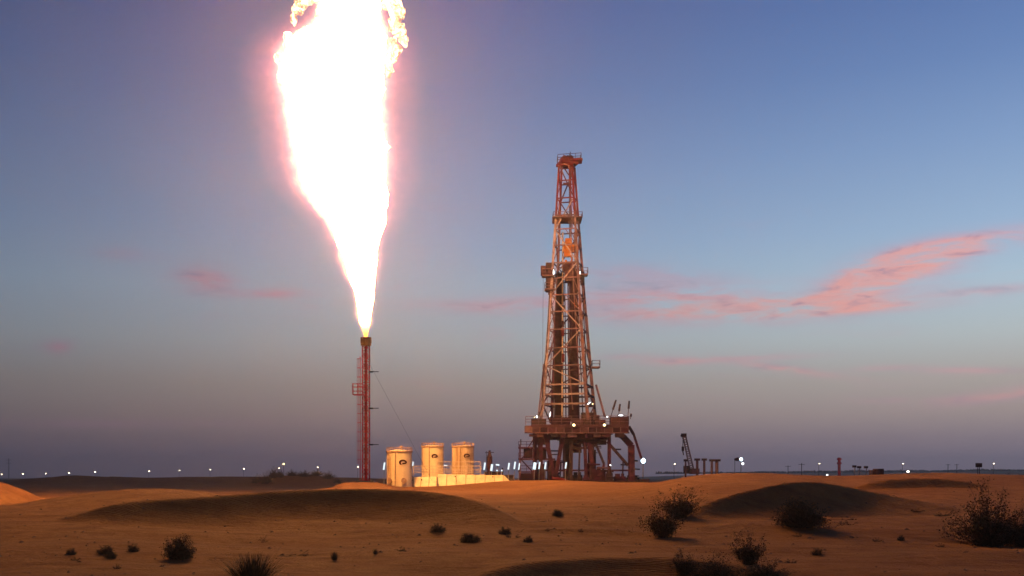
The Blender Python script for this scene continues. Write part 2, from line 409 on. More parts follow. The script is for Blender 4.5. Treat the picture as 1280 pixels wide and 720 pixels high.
def height(x, y):
    x = np.asarray(x, float); y = np.asarray(y, float)
    ye = np.maximum(y, 14.0)
    u = x / ye * F + 640
    z = np.interp(y, BASE_Y, BASE_Z)
    ss = lambda a, b, v: (lambda t: t * t * (3 - 2 * t))(np.clip((v - a) / (b - a), 0, 1))
    wl = ss(438, 325, u); wm = ss(466, 505, u) * ss(720, 640, u)
    wl = wl * ss(60, 80, y); wm = wm * ss(60, 80, y)
    wl2 = ss(520, 380, u) * ss(150, 200, y)
    wl = np.maximum(wl, wl2 * 0.8)
    z = z * (1 - wl - wm * (1 - wl)) + wl * np.interp(y, BASE_Y2, BASE_L) + wm * (1 - wl) * np.interp(y, BASE_Y2, BASE_M)
    far = np.clip((y - 100) / 300, 0, 1)
    rt = np.clip((x + 5) / 30, 0, 1)
    z = z + (0.10 + 0.08 * rt) * nz(x, y, 0.19, 3) * (1 - 0.6 * far) + 0.045 * nz(x, y * 1.3, 0.7, 5) + 0.012 * nz(x, y, 2.2, 6) + far * 0.5 * nz(x, y, 0.02, 9)
    # small overlapping crests of the near sand: sharp tops, soft hollows
    w = np.clip((y - 16) / 8, 0, 1) * np.clip((75 - y) / 15, 0, 1)
    q = nz(x * 0.45 + 0.35 * y, y * 1.1, 0.42, 31)
    z = z + w * (0.40 * (0.5 - np.sqrt(q * q + 0.003)) + 0.07 * nz(x * 0.4, y, 1.1, 33)
             + 0.055 * (0.6 - np.abs(nz(x * 0.35, y, 2.3, 41))) * (0.4 + nz(x, y, 0.12, 43) ** 2 * 3) + 0.03 * nz(x, y, 1.9, 47))
    w2 = np.clip((y - 18) / 8, 0, 1) * np.clip((52 - y) / 10, 0, 1)
    z = z + w2 * 0.24 * nz(x * 0.55 + 0.2 * y, y, 0.50, 61)
    z = z - 0.85 * np.exp(-((x - 3.2) / 5.2) ** 2 - ((y - 27.0) / 2.8) ** 2)      # hollow below the near crest
    z = z - 0.55 * np.exp(-((x - 31.5) / 7) ** 2 - ((y - 69.0) / 6.0) ** 2)       # hollow below the second dark face
    zb0 = z.copy()
    for d in DUNES:
        Yc = np.interp(u, UG, d['c'][0]); zc = np.interp(u, UG, d['c'][1])
        scale = np.clip(Yc / 60, 0.4, 3)
        wob = 0.5 * scale * nz(x, x * 0.3, 0.25 / scale, 21) if d['s'] > 0.4 else 0
        t = y - Yc + wob
        A = np.maximum(zc + 3.2, 0.5)
        tb = np.clip(t / d['back'], 0, None)
        back = zc - A * (1 - np.exp(-0.7 * tb ** 1.7))
        s0 = d['s']; e = 0.25 if s0 > 0.4 else 4.0
        tf = -t
        tq = np.sqrt(np.maximum(tf, 0) ** 2 + e * e) - e
        if d['s'] > 0.4:
            A1 = np.maximum(zc - zb0, 0.25) * 1.10
            if 'fade' in d:
                s0 = s0 * np.interp(u + 12 * nz(x, y, 0.5, 51), [p_[0] for p_ in d['fade']], [p_[1] for p_ in d['fade']])
            front = zc - A1 * (1 - np.exp(-1.12 * s0 * tq / A1)) - 0.03 * tq
        else:
            front = zc - s0 * tq
        srf = np.where(t > 0, back, front)
        near = np.clip((y - 6) / 10, 0, 1)
        z = np.where(y > 6, smax(z, srf * near + (1 - near) * -50, d['k']), z)
    return z
def ground_z(x, y): return float(height(np.array([x]), np.array([y]))[0])

def steps(lst):
    out = []
    for a, b, st in lst: out += list(np.arange(a, b, st))
    return np.array(out)
def build_terrain():
    gx = steps([(-46, 46, 0.4), (46, 110, 1.2)]); gx = np.concatenate([-gx[gx > 46][::-1], gx])
    e = 110 * 1.14 ** np.arange(1, 34); gx = np.concatenate([-e[::-1], gx, e])
    gy = steps([(-300, -20, 40), (-20, 14, 3), (14, 34, 0.22), (34, 70, 0.2), (70, 110, 0.35), (110, 180, 0.8), (180, 330, 3), (330, 700, 12)])
    gy = np.concatenate([gy, 700 * 1.09 ** np.arange(1, 30)])
    X, Y = np.meshgrid(gx, gy)
    Z = height(X, Y)
    nx, ny = len(gx), len(gy)
    co = np.stack([X, Y, Z], -1).reshape(-1, 3)
    i = np.arange(ny - 1)[:, None] * nx + np.arange(nx - 1)[None, :]
    q = np.stack([i, i + 1, i + nx + 1, i + nx], -1).reshape(-1, 4)
    me = bpy.data.meshes.new('desert_ground')
    me.vertices.add(len(co)); me.vertices.foreach_set('co', co.ravel())
    me.loops.add(q.size); me.loops.foreach_set('vertex_index', q.ravel())
    me.polygons.add(len(q)); me.polygons.foreach_set('loop_start', np.arange(0, q.size, 4))
    me.update(); me.validate(); me.shade_smooth()
    me.materials.append(M['sand'])
    o = bpy.data.objects.new('desert_ground', me); COL.objects.link(o)
    o['kind'] = 'structure'
build_terrain()
def ray_ground(px, py, y0=16, y1=400):
    """first ground point seen through a pixel"""
    ys = np.concatenate([np.arange(y0, 130, 0.1), np.arange(130, y1, 0.5)])
    xs = (px - 640) / F * ys; zs = (HY - py) / F * ys
    h = height(xs, ys)
    k = np.argmax(h >= zs)
    if h[k] < zs[k]: k = len(ys) - 1
    return Vector((xs[k], ys[k], h[k]))

# ------------------------------------------------------------------ flare flame
YF = 140.0
def fp(px, py, dy=0.0): return at(px, py, YF + dy)
LEFT = [(423, 455.5), (412, 453.5), (403, 449), (385, 446), (367, 443), (354, 438), (324, 427), (293, 417), (269, 405), (244, 386), (226, 377), (205, 373), (183, 370), (153, 364), (122, 359),
        (92, 354), (68, 357), (52, 372), (38, 396), (15, 402), (-10, 404), (-30, 410), (-45, 425)]
RIGHT = [(423, 459), (412, 460.5), (403, 463), (385, 466), (367, 469), (342, 470), (300, 475), (281, 480), (244, 484), (183, 485), (140, 480), (98, 482), (67, 486), (40, 484), (15, 478), (-10, 472), (-30, 462), (-45, 446)]
def flame_mat():
    m = bpy.data.materials.new('burning_gas'); m.use_nodes = True
    g = NT(m.node_tree)
    out = g.new('ShaderNodeOutputMaterial'); em = g.new('ShaderNodeEmission')
    geo = g.new('ShaderNodeNewGeometry')
    sep = g.new('ShaderNodeSeparateXYZ'); g.l.new(geo.outputs['Position'], sep.inputs[0])
    hgt = g.rng(sep.outputs[2], at(0, 418, YF).z, at(0, 372, YF).z)
    n = g.noise(geo.outputs['Position'], 0.35, 5.0, 0.6)
    col = g.mix(hgt, (1.0, 0.36, 0.05, 1), FLAME_COL)
    g.l.new(col, em.inputs[0])
    st = g.math('MULTIPLY', g.rng(n, 0.3, 0.7, 0.8, 1.15), g.rng(sep.outputs[2], at(0, 420, YF).z, at(0, 375, YF).z, 0.045, 1.0))
    g.put(em.inputs[1], g.math('MULTIPLY', st, FLAME_POWER))
    g.l.new(em.outputs[0], out.inputs[0])
    return m
def wisp_mat():
    m = bpy.data.materials.new('burning_gas_wisp'); m.use_nodes = True
    g = NT(m.node_tree)
    out = g.new('ShaderNodeOutputMaterial'); em = g.new('ShaderNodeEmission'); tr = g.new('ShaderNodeBsdfTransparent'); mx = g.new('ShaderNodeMixShader')
    geo = g.new('ShaderNodeNewGeometry')
    n = g.noise(geo.outputs['Position'], 0.8, 5.0, 0.65, 0.5)
    g.l.new(g.mix(g.rng(n, 0.4, 0.65), (1.0, 0.45, 0.22, 1), (1.0, 0.80, 0.45, 1)), em.inputs[0])
    g.put(em.inputs[1], g.rng(n, 0.42, 0.66, 0.9, 5.0))
    g.put(mx.inputs[0], g.rng(n, 0.36, 0.52))
    g.l.new(tr.outputs[0], mx.inputs[1]); g.l.new(em.outputs[0], mx.inputs[2]); g.l.new(mx.outputs[0], out.inputs[0])
    return m
HALO = 0.085
FLAME_COL = (1.0, 0.43, 0.12, 1)
FLAME_POWER = 98.0
def build_flame():
    root = thing('gas_flame', 'tall white hot gas flame burning above the red flare stack', 'flame', fp(457, 419))
    ly = [p[0] for p in LEFT][::-1]; lx = [p[1] for p in LEFT][::-1]
    ry = [p[0] for p in RIGHT][::-1]; rx = [p[1] for p in RIGHT][::-1]
    mb = MB(); rows = np.concatenate([np.arange(423, 300, -3.0), np.arange(300, -46, -4.0)]); n = 56
    for r in rows:
        l = np.interp(r, ly, lx); rr = np.interp(r, ry, rx)
        c = fp((l + rr) / 2, r); R = (rr - l) / 2 / F * YF * (0.92 if r < 400 else 1.0)
        am = np.clip((415 - r) / 120, 0, 1)
        for i in range(n):
            t = 2 * math.pi * i / n
            d = Vector((math.cos(t), math.sin(t), 0))
            p = c + d * R
            q = 0.15 * noise.fractal(p * 0.42, 0.75, 2.1, 6) + 0.05 * noise.noise(p * 2.2) + 0.03 * noise.noise(p * 5)
            tear = 0.34 * noise.fractal(p * 0.30 + Vector((3, 1, 9)), 0.8, 2.2, 5) * np.clip((90 - r) / 100, 0, 1)
            p = c + d * R * (1 + (q + tear) * (0.25 + 0.75 * am))
            p.z += 0.5 * noise.noise(p * 0.4) * am
            mb.v.append(p)
    R_ = len(rows)
    for k in range(R_ - 1):
        for i in range(n):
            j = (i + 1) % n
            mb.f.append((k*n+i, k*n+j, (k+1)*n+j, (k+1)*n+i))
    mb.f.append(tuple(reversed(range(n)))); mb.f.append(tuple((R_-1)*n + i for i in range(n)))
    mb.build('flame_body', flame_mat(), root, smooth=True)
    # emissive volume round the body: soft gas fringe plus a painted-in camera bloom halo
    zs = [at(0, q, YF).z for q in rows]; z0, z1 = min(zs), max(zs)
    m = bpy.data.materials.new('halo_glow'); m.use_nodes = True
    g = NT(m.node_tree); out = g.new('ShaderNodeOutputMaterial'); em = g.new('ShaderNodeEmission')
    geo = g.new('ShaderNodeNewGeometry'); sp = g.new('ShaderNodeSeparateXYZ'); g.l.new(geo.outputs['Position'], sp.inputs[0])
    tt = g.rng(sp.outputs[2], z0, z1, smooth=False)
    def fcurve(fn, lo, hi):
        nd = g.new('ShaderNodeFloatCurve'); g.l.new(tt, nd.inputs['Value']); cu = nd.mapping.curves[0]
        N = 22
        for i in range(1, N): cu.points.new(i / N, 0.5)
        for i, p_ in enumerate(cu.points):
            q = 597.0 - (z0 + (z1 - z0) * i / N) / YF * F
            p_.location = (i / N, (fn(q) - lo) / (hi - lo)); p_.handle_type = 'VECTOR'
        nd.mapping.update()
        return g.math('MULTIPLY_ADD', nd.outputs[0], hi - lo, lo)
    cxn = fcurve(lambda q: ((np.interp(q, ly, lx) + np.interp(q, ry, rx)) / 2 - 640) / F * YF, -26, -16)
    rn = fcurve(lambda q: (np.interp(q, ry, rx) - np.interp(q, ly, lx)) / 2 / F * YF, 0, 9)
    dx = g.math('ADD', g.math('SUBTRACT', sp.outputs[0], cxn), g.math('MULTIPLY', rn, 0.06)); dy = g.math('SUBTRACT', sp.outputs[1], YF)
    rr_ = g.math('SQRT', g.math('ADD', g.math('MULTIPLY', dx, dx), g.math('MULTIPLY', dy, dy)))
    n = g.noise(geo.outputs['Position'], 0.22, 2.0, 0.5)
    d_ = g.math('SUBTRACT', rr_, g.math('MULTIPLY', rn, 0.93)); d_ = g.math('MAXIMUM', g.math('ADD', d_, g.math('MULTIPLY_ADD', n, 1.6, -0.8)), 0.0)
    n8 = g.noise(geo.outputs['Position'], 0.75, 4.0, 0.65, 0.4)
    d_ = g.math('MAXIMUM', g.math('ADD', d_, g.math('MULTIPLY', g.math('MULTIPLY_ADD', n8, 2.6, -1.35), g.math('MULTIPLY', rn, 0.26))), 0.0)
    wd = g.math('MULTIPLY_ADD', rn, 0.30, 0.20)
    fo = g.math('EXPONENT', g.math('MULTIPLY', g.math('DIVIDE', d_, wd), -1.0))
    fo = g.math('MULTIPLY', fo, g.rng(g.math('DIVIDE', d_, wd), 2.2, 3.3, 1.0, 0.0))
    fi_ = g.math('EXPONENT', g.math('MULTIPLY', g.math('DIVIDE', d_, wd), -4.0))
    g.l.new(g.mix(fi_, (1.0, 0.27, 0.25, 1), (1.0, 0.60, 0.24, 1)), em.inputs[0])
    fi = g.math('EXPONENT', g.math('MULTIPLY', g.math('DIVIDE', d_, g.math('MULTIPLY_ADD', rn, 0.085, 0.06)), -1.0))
    g.put(em.inputs[1], g.math('MULTIPLY', g.math('MULTIPLY_ADD', fi, 7.0, g.math('MULTIPLY', fo, 0.8)), HALO)); g.l.new(em.outputs[0], out.inputs[1])
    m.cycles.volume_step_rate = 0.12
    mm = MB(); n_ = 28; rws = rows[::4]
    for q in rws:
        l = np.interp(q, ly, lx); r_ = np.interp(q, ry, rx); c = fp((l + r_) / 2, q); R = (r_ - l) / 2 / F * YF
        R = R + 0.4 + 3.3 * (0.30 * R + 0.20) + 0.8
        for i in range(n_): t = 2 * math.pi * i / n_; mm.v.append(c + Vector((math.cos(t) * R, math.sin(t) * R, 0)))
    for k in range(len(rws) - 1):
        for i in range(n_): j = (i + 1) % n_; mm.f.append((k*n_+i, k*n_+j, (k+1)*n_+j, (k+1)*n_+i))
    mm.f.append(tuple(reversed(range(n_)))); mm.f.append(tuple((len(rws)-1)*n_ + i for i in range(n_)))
    mm.build('flame_halo', m, root)
    # torn flame lobes along the top edges
    wm = wisp_mat()
    for (px, py, rx_, rz_, dy) in [(372, 12, 7, 9, 1), (379, 2, 9, 7, -1), (391, -4, 12, 7, 0), (401, 22, 7, 16, -.5), (368, 26, 4, 9, 0), (496, 16, 9, 14, -1.5), (500, 36, 8, 10, 0), (504, 50, 5, 8, -1), (488, 6, 12, 8, 1),
                                   (492, 62, 8, 14, 0), (361, 52, 8, 8, 0), (352, 92, 5, 14, 0.5), (493, 30, 7, 12, 0), (487, 84, 5, 14, 0), (350, 74, 5, 8, 0), (384, 44, 12, 6, 0)]:
        w = MB(); c = fp(px, py, dy); a = rx_ / F * YF; b = rz_ / F * YF; N1, N2 = 20, 12
        for k in range(N2 + 1):
            ph = math.pi * k / N2
            for i in range(N1):
                t = 2 * math.pi * i / N1
                d = Vector((math.sin(ph) * math.cos(t), math.sin(ph) * math.sin(t), -math.cos(ph)))
                p = c + Vector((d.x * a, d.y * a, d.z * b))
                s = 1 + 0.75 * noise.fractal(p * 0.9, 0.9, 2.1, 4)
                w.v.append(c + Vector((d.x * a, d.y * a, d.z * b)) * s)
        for k in range(N2):
            for i in range(N1):
                j = (i + 1) % N1
                w.f.append((k*N1+i, k*N1+j, (k+1)*N1+j, (k+1)*N1+i))
        w.build('flame_lick', wm, root, smooth=True)
build_flame()

# ------------------------------------------------------------------ flare stack
def build_stack():
    x0 = (457.5 - 640) / F * YF
    zg = ground_z(x0, YF); zt = at(0, 432, YF).z
    o = Vector((x0, YF, zg))
    r = thing('flare_stack', 'red lattice flare stack with a caged ladder, standing under the flame', 'flare stack', o)
    MB().lathe((x0, YF, zg - 0.5), [(0.21, 0), (0.21, zt - zg + 0.4)], 16).build('riser_pipe', M['stack'], r, smooth=False)
    hw = 0.41
    ang = [math.radians(a) for a in (20, 110, 200, 290)]
    cs = [Vector((x0 + math.cos(a) * hw * 1.25, YF + math.sin(a) * hw * 1.25, 0)) for a in ang]
    for c in cs:
        MB().bar(Vector((c.x, c.y, zg - 0.5)), Vector((c.x, c.y, zt)), 0.13).build('leg', M['stack'], r)
    nb = 26; hs = [zg + (zt - zg) * i / nb for i in range(nb + 1)]
    for k in range(nb):
        mb = MB()
        for i in range(4):
            a, b = cs[i], cs[(i + 1) % 4]
            if k % 2: a, b = b, a
            mb.bar(Vector((a.x, a.y, hs[k])), Vector((b.x, b.y, hs[k + 1])), 0.075)
            mb.bar(Vector((a.x, a.y, hs[k + 1])), Vector((b.x, b.y, hs[k + 1])), 0.075)
        mb.build('brace', M['stack'], r)
    # burner tip
    t = MB().lathe((x0, YF, zt), [(0.5, -0.05), (0.72, 0.0), (0.74, 0.25), (0.68, 0.3), (0.68, 0.85), (0.76, 0.9), (0.76, 1.1), (0.55, 1.12), (0.5, 0.5)], 20).build('burner_tip', M['yellow'], r)
    fl = MB()
    for i in range(12):
        a = i * math.pi / 6; d = Vector((math.cos(a), math.sin(a), 0))
        MB().box(Vector((x0, YF, zt + 0.58)) + d * 0.72, (0.09, 0.06, 0.5), rz=a).build('wind_fin', M['yellow'], t)
    # ladder with cage on the left
    lx = x0 - 0.80
    lad = MB()
    for dy in (-0.2, 0.2): lad.bar(Vector((lx, YF + dy, zg)), Vector((lx, YF + dy, zt - 1.5)), 0.06)
    for k in range(int((zt - 1.5 - zg) / 0.35)):
        z = zg + 0.3 + k * 0.35; lad.bar(Vector((lx, YF - 0.2, z)), Vector((lx, YF + 0.2, z)), 0.035)
    lad = lad.build('ladder', M['stack'], r)
    for k in range(14):
        z = zt - 1.8 - k * 1.25
        if z < zg + 2: break
        hoop = MB(); pts = []
        for i in range(9):
            a = math.pi / 2 + math.pi * i / 8
            pts.append(Vector((lx + math.cos(a) * 0.42, YF + math.sin(a) * 0.36, z)))
        hoop.path(pts, 0.03).build('cage_hoop', M['stack'], r)
        MB().bar(Vector((lx, YF, z)), Vector((x0 - .5, YF, z)), 0.05).build('ladder_bracket', M['stack'], r)
    for i in range(3):
        a = math.pi * (0.7 + 0.3 * i)
        MB().bar(Vector((lx + math.cos(a) * 0.42, YF + math.sin(a) * 0.36, zg + 2.5)), Vector((lx + math.cos(a) * 0.42, YF + math.sin(a) * 0.36, zt - 1.8)), 0.035).build('cage_bar', M['stack'], r)
    # platform
    for py in (493.5,):
        z = at(0, py, YF).z
        pf = MB().box((lx - 0.15, YF, z), (1.5, 1.1, 0.1)).build('platform', M['stack'], r)
        rl = MB()
        for (a, b) in (((-0.85, -0.5), (0.55, -0.5)), ((-0.85, 0.5), (0.55, 0.5)), ((-0.85, -0.5), (-0.85, 0.5))):
            A = Vector((lx - 0.15 + a[0], YF + a[1], z)); B = Vector((lx - 0.15 + b[0], YF + b[1], z))
            for h in (0.5, 1.05, 1.5): rl.bar(A + Vector((0, 0, h)), B + Vector((0, 0, h)), 0.05)
            for q in (0, 0.5, 1): rl.bar(A.lerp(B, q), A.lerp(B, q) + Vector((0, 0, 1.5)), 0.05)
        rl.build('railing', M['stack'], pf)
    # side arms
    for py in (464.7, 510.3, 555.7):
        z = at(0, py, YF).z
        MB().tube((x0 + 0.4, YF - 0.1, z), (x0 + 1.75, YF - 0.1, z), 0.055, n=6).box((x0 + 0.75, YF - 0.1, z - 0.02), (0.5, 0.16, 0.2)).build('side_arm', M['dark'], r)
    # footing, guy wires
    MB().box((x0, YF, zg + 0.02), (2.4, 2.4, 0.35)).build('footing', M['conc'], r)
    for (dx, dy) in ((7.5, 26.0),):
        gx, gy = x0 + dx, YF + dy
        MB().tube((x0, YF, zt - 1.6), (gx, gy, ground_z(gx, gy)), 0.014, n=4).build('guy_wire', M['dark'], r)
build_stack()

# ------------------------------------------------------------------ tanks
def rail_line(mb, pts, h=1.1, w=0.07, n_r=2, sp=2.0):
    for A, B in zip(pts[:-1], pts[1:]):
        L = (B - A).length; k = max(1, int(L / sp))
        for i in range(k + 1):
            p = A.lerp(B, i / k); mb.bar(p, p + Vector((0, 0, h)), w)
        for j in range(n_r):
            z = Vector((0, 0, h * (j + 1) / n_r)); mb.bar(A + z, B + z, w)
def tank(pl, pr, pt, pb, Y, label, mark, ladder_a):
    R = (pr - pl) / 2 / F * Y; c = at((pl + pr) / 2, pb, Y); zt = at(0, pt, Y).z
    zb = ground_z(c.x, c.y) - 0.2
    zt = max(zt, zb + 2)
    r = thing('storage_tank', label, 'tank', (c.x, c.y, zb), 'cream storage tanks beside the flare stack')
    H = zt - zb
    prof = [(R, 0)]
    for k in range(1, 5):
        z = H * k / 5
        prof += [(R, z - 0.04), (R + 0.035, z - 0.03), (R + 0.035, z + 0.03), (R, z + 0.04)]
    prof += [(R, H), (R * 0.5, H + 0.22), (0.02, H + 0.3)]
    MB().lathe((c.x, c.y, zb), prof, 40, caps=False).build('shell', M['tank'], r)
    MB().lathe((c.x, c.y, zb), [(R + 0.01, H - 0.22), (R + 0.11, H - 0.2), (R + 0.11, H + 0.02), (R + 0.01, H + 0.04)], 40, caps=False).build('rim', M['rim'], r)
    hat = MB()
    for i in range(16):
        a = 2 * math.pi * i / 16; p = Vector((c.x + math.cos(a) * R, c.y + math.sin(a) * R, zt))
        hat.bar(p, p + Vector((0, 0, 0.55)), 0.06)
        a2 = 2 * math.pi * (i + 1) / 16; q = Vector((c.x + math.cos(a2) * R, c.y + math.sin(a2) * R, zt))
        hat.bar(p + Vector((0, 0, 0.55)), q + Vector((0, 0, 0.55)), 0.055)
    hat.build('railing', M['rim'], r)
    MB().tube((c.x + 0.3, c.y, zt), (c.x + 0.3, c.y, zt + 0.75), 0.14, n=8).box((c.x + 0.3, c.y, zt + 0.75), (0.5, 0.3, 0.15)).build('vent', M['rim'], r)
    # ladder
    la = MB(); a = ladder_a; d = Vector((math.cos(a), math.sin(a), 0)); t = Vector((-d.y, d.x, 0)); p = Vector((c.x, c.y, 0)) + d * (R + 0.15)
    for s in (-0.22, 0.22): la.bar(p + t * s + Vector((0, 0, zb)), p + t * s + Vector((0, 0, zt + 0.6)), 0.05)
    for k in range(int(H / 0.35)): la.bar(p - t * 0.22 + Vector((0, 0, zb + 0.3 + k * .35)), p + t * 0.22 + Vector((0, 0, zb + 0.3 + k * .35)), 0.035)
    la.build('ladder', M['rim'], r)
    for am in (-1.15, -2.2):
        d2 = Vector((math.cos(am), math.sin(am), 0)); p2 = Vector((c.x, c.y, zb + 1.2)) + d2 * R
        MB().tube(p2 - d2 * .1, p2 + d2 * 0.28, 0.36, n=14).tube(p2 + d2 * .28, p2 + d2 * .34, 0.44, n=14).build('manhole', M['rim'], r)
    d2 = Vector((math.cos(-1.75), math.sin(-1.75), 0)); p2 = Vector((c.x, c.y, 0)) + d2 * (R + .22)
    MB().path([p2 + Vector((0, 0, zt - .1)), p2 + Vector((0, 0, zb + .4)), p2 + d2 * .8 + Vector((0, 0, zb + .4))], 0.075, 7).build('fill_pipe', M['rim'], r)
    # painted emblem on the shell: an open dark swirl with a small stroke
    mk = MB(); mx, my, mr = mark; rr = R + 0.05
    def onshell(px, pz):
        X = (px - 640) / F * (Y - R * 0.95) - c.x; X = max(-R * .95, min(R * .95, X))
        a = math.asin(X / rr) ; return Vector((c.x + math.sin(a) * rr, c.y - math.cos(a) * rr, at(0, pz, Y - R * .95).z))
    N = 16
    for i in range(N):
        a0 = math.radians(-20 + 265 * i / N); a1 = math.radians(-20 + 265 * (i + 1) / N)
        w0 = 0.45 + 0.35 * math.sin(math.pi * i / N); w1 = 0.45 + 0.35 * math.sin(math.pi * (i + 1) / N)
        k = len(mk.v)
        for (aa, ww, ro) in ((a0, w0, 1), (a1, w1, 1), (a1, w1, 0), (a0, w0, 0)):
            rad = mr * (1 if ro else 1 - ww * 0.75)
            mk.v.append(onshell(mx + math.cos(aa) * rad * 1.15, my - math.sin(aa) * rad * 0.85))
        mk.f.append((k, k + 1, k + 2, k + 3))
    k = len(mk.v)
    for dx, dz in ((-.2, .2), (.9, .0), (.9, .45), (-.2, .6)): mk.v.append(onshell(mx + dx * mr, my + dz * mr))
    mk.f.append((k, k + 1, k + 2, k + 3))
    mk.build('emblem', M['mark'], r)
    return r
t1 = tank(483.4, 515, 564, 602.7, 163, 'cream storage tank closest to the flare stack, standing in front of the pit end', (503.6, 578, 4.2), -2.3)
kk = MB(); kk.box(at(503.8, 569.6, 160.7) , (0.28, 0.06, 0.35)); 
tank(527, 554, 558, 596, 178, 'middle cream storage tank behind the pale pit wall', (543.3, 570.3, 3.4), -0.4)
tank(565, 592, 558, 596, 178, 'cream storage tank behind the pit wall, closest to the drilling rig', (583.4, 569.8, 3.4), -0.4)

# pit wall: a lined bund, built of liner panels
def build_pit():
    o = at(568, 600, 168); zg = -1.6
    r = thing('pit_bund', 'long pale yellow lined pit wall in front of the tanks', 'wall', (o.x, 168, zg))
    segs = []
    def seg(xa, xb, top, Y, end_l=False, end_r=False):
        a = at(xa, top, Y); b = at(xb, top, Y); H = a.z - zg
        mb = MB(); k = len(mb.v)
        fl = 1.1; la = 2.2 if end_l else 0; lb = 2.0 if end_r else 0
        mb.v += [Vector((a.x - la, Y - fl, zg)), Vector((b.x + lb, Y - fl, zg)), Vector((b.x, Y, a.z)), Vector((a.x, Y, a.z)),
                 Vector((a.x - la, Y + 1.6 + fl, zg)), Vector((b.x + lb, Y + 1.6 + fl, zg)), Vector((b.x, Y + 1.6, a.z)), Vector((a.x, Y + 1.6, a.z))]
        mb.f += [(0, 1, 2, 3), (1, 5, 6, 2), (5, 4, 7, 6), (4, 0, 3, 7), (3, 2, 6, 7)]
        mb.build('liner_panel', M['liner'], r)
        for q in (0.0,):
            MB().tube((b.x - 0.04, Y - fl - 0.03, zg), (b.x - 0.04, Y - 0.03, a.z + 0.03), 0.05, n=5).build('seam', M['rim'], r)
    xs = [507, 517, 527, 537, 546.6]
    for i in range(4): seg(xs[i], xs[i + 1] - 0.25, 596.2 - 0.15 * (i % 2), 165, end_l=(i == 0))
    xs = [547, 559, 571, 583, 595, 607, 619, 630]
    for i in range(7): seg(xs[i], xs[i + 1] - 0.25, 592.8 + 0.25 * (i % 2) + 0.18 * i, 168, end_r=(i == 6))
    rl = MB(); p = [at(518, 590.5, 169), at(546, 590.5, 169)]
    rail_line(rl, [at(517, 594, 169.5), at(601, 594, 169.5)], h=1.5, w=0.10, n_r=3, sp=1.5)
    rail_line(rl, [at(545, 593, 171), at(601, 593, 171)], h=2.1, w=0.09, n_r=3, sp=2.2)
    rl.build('railing', M['rail'], r)
    for (px, py) in ((515, 600.2), (527, 599.8), (569, 595.7), (616, 596)):
        q = at(px, py, 164.55 if px < 540 else 167.55); MB().tube(q, q + Vector((0, 0.3, 0)), 0.11, n=8).build('outlet', M['mark'], r)
build_pit()

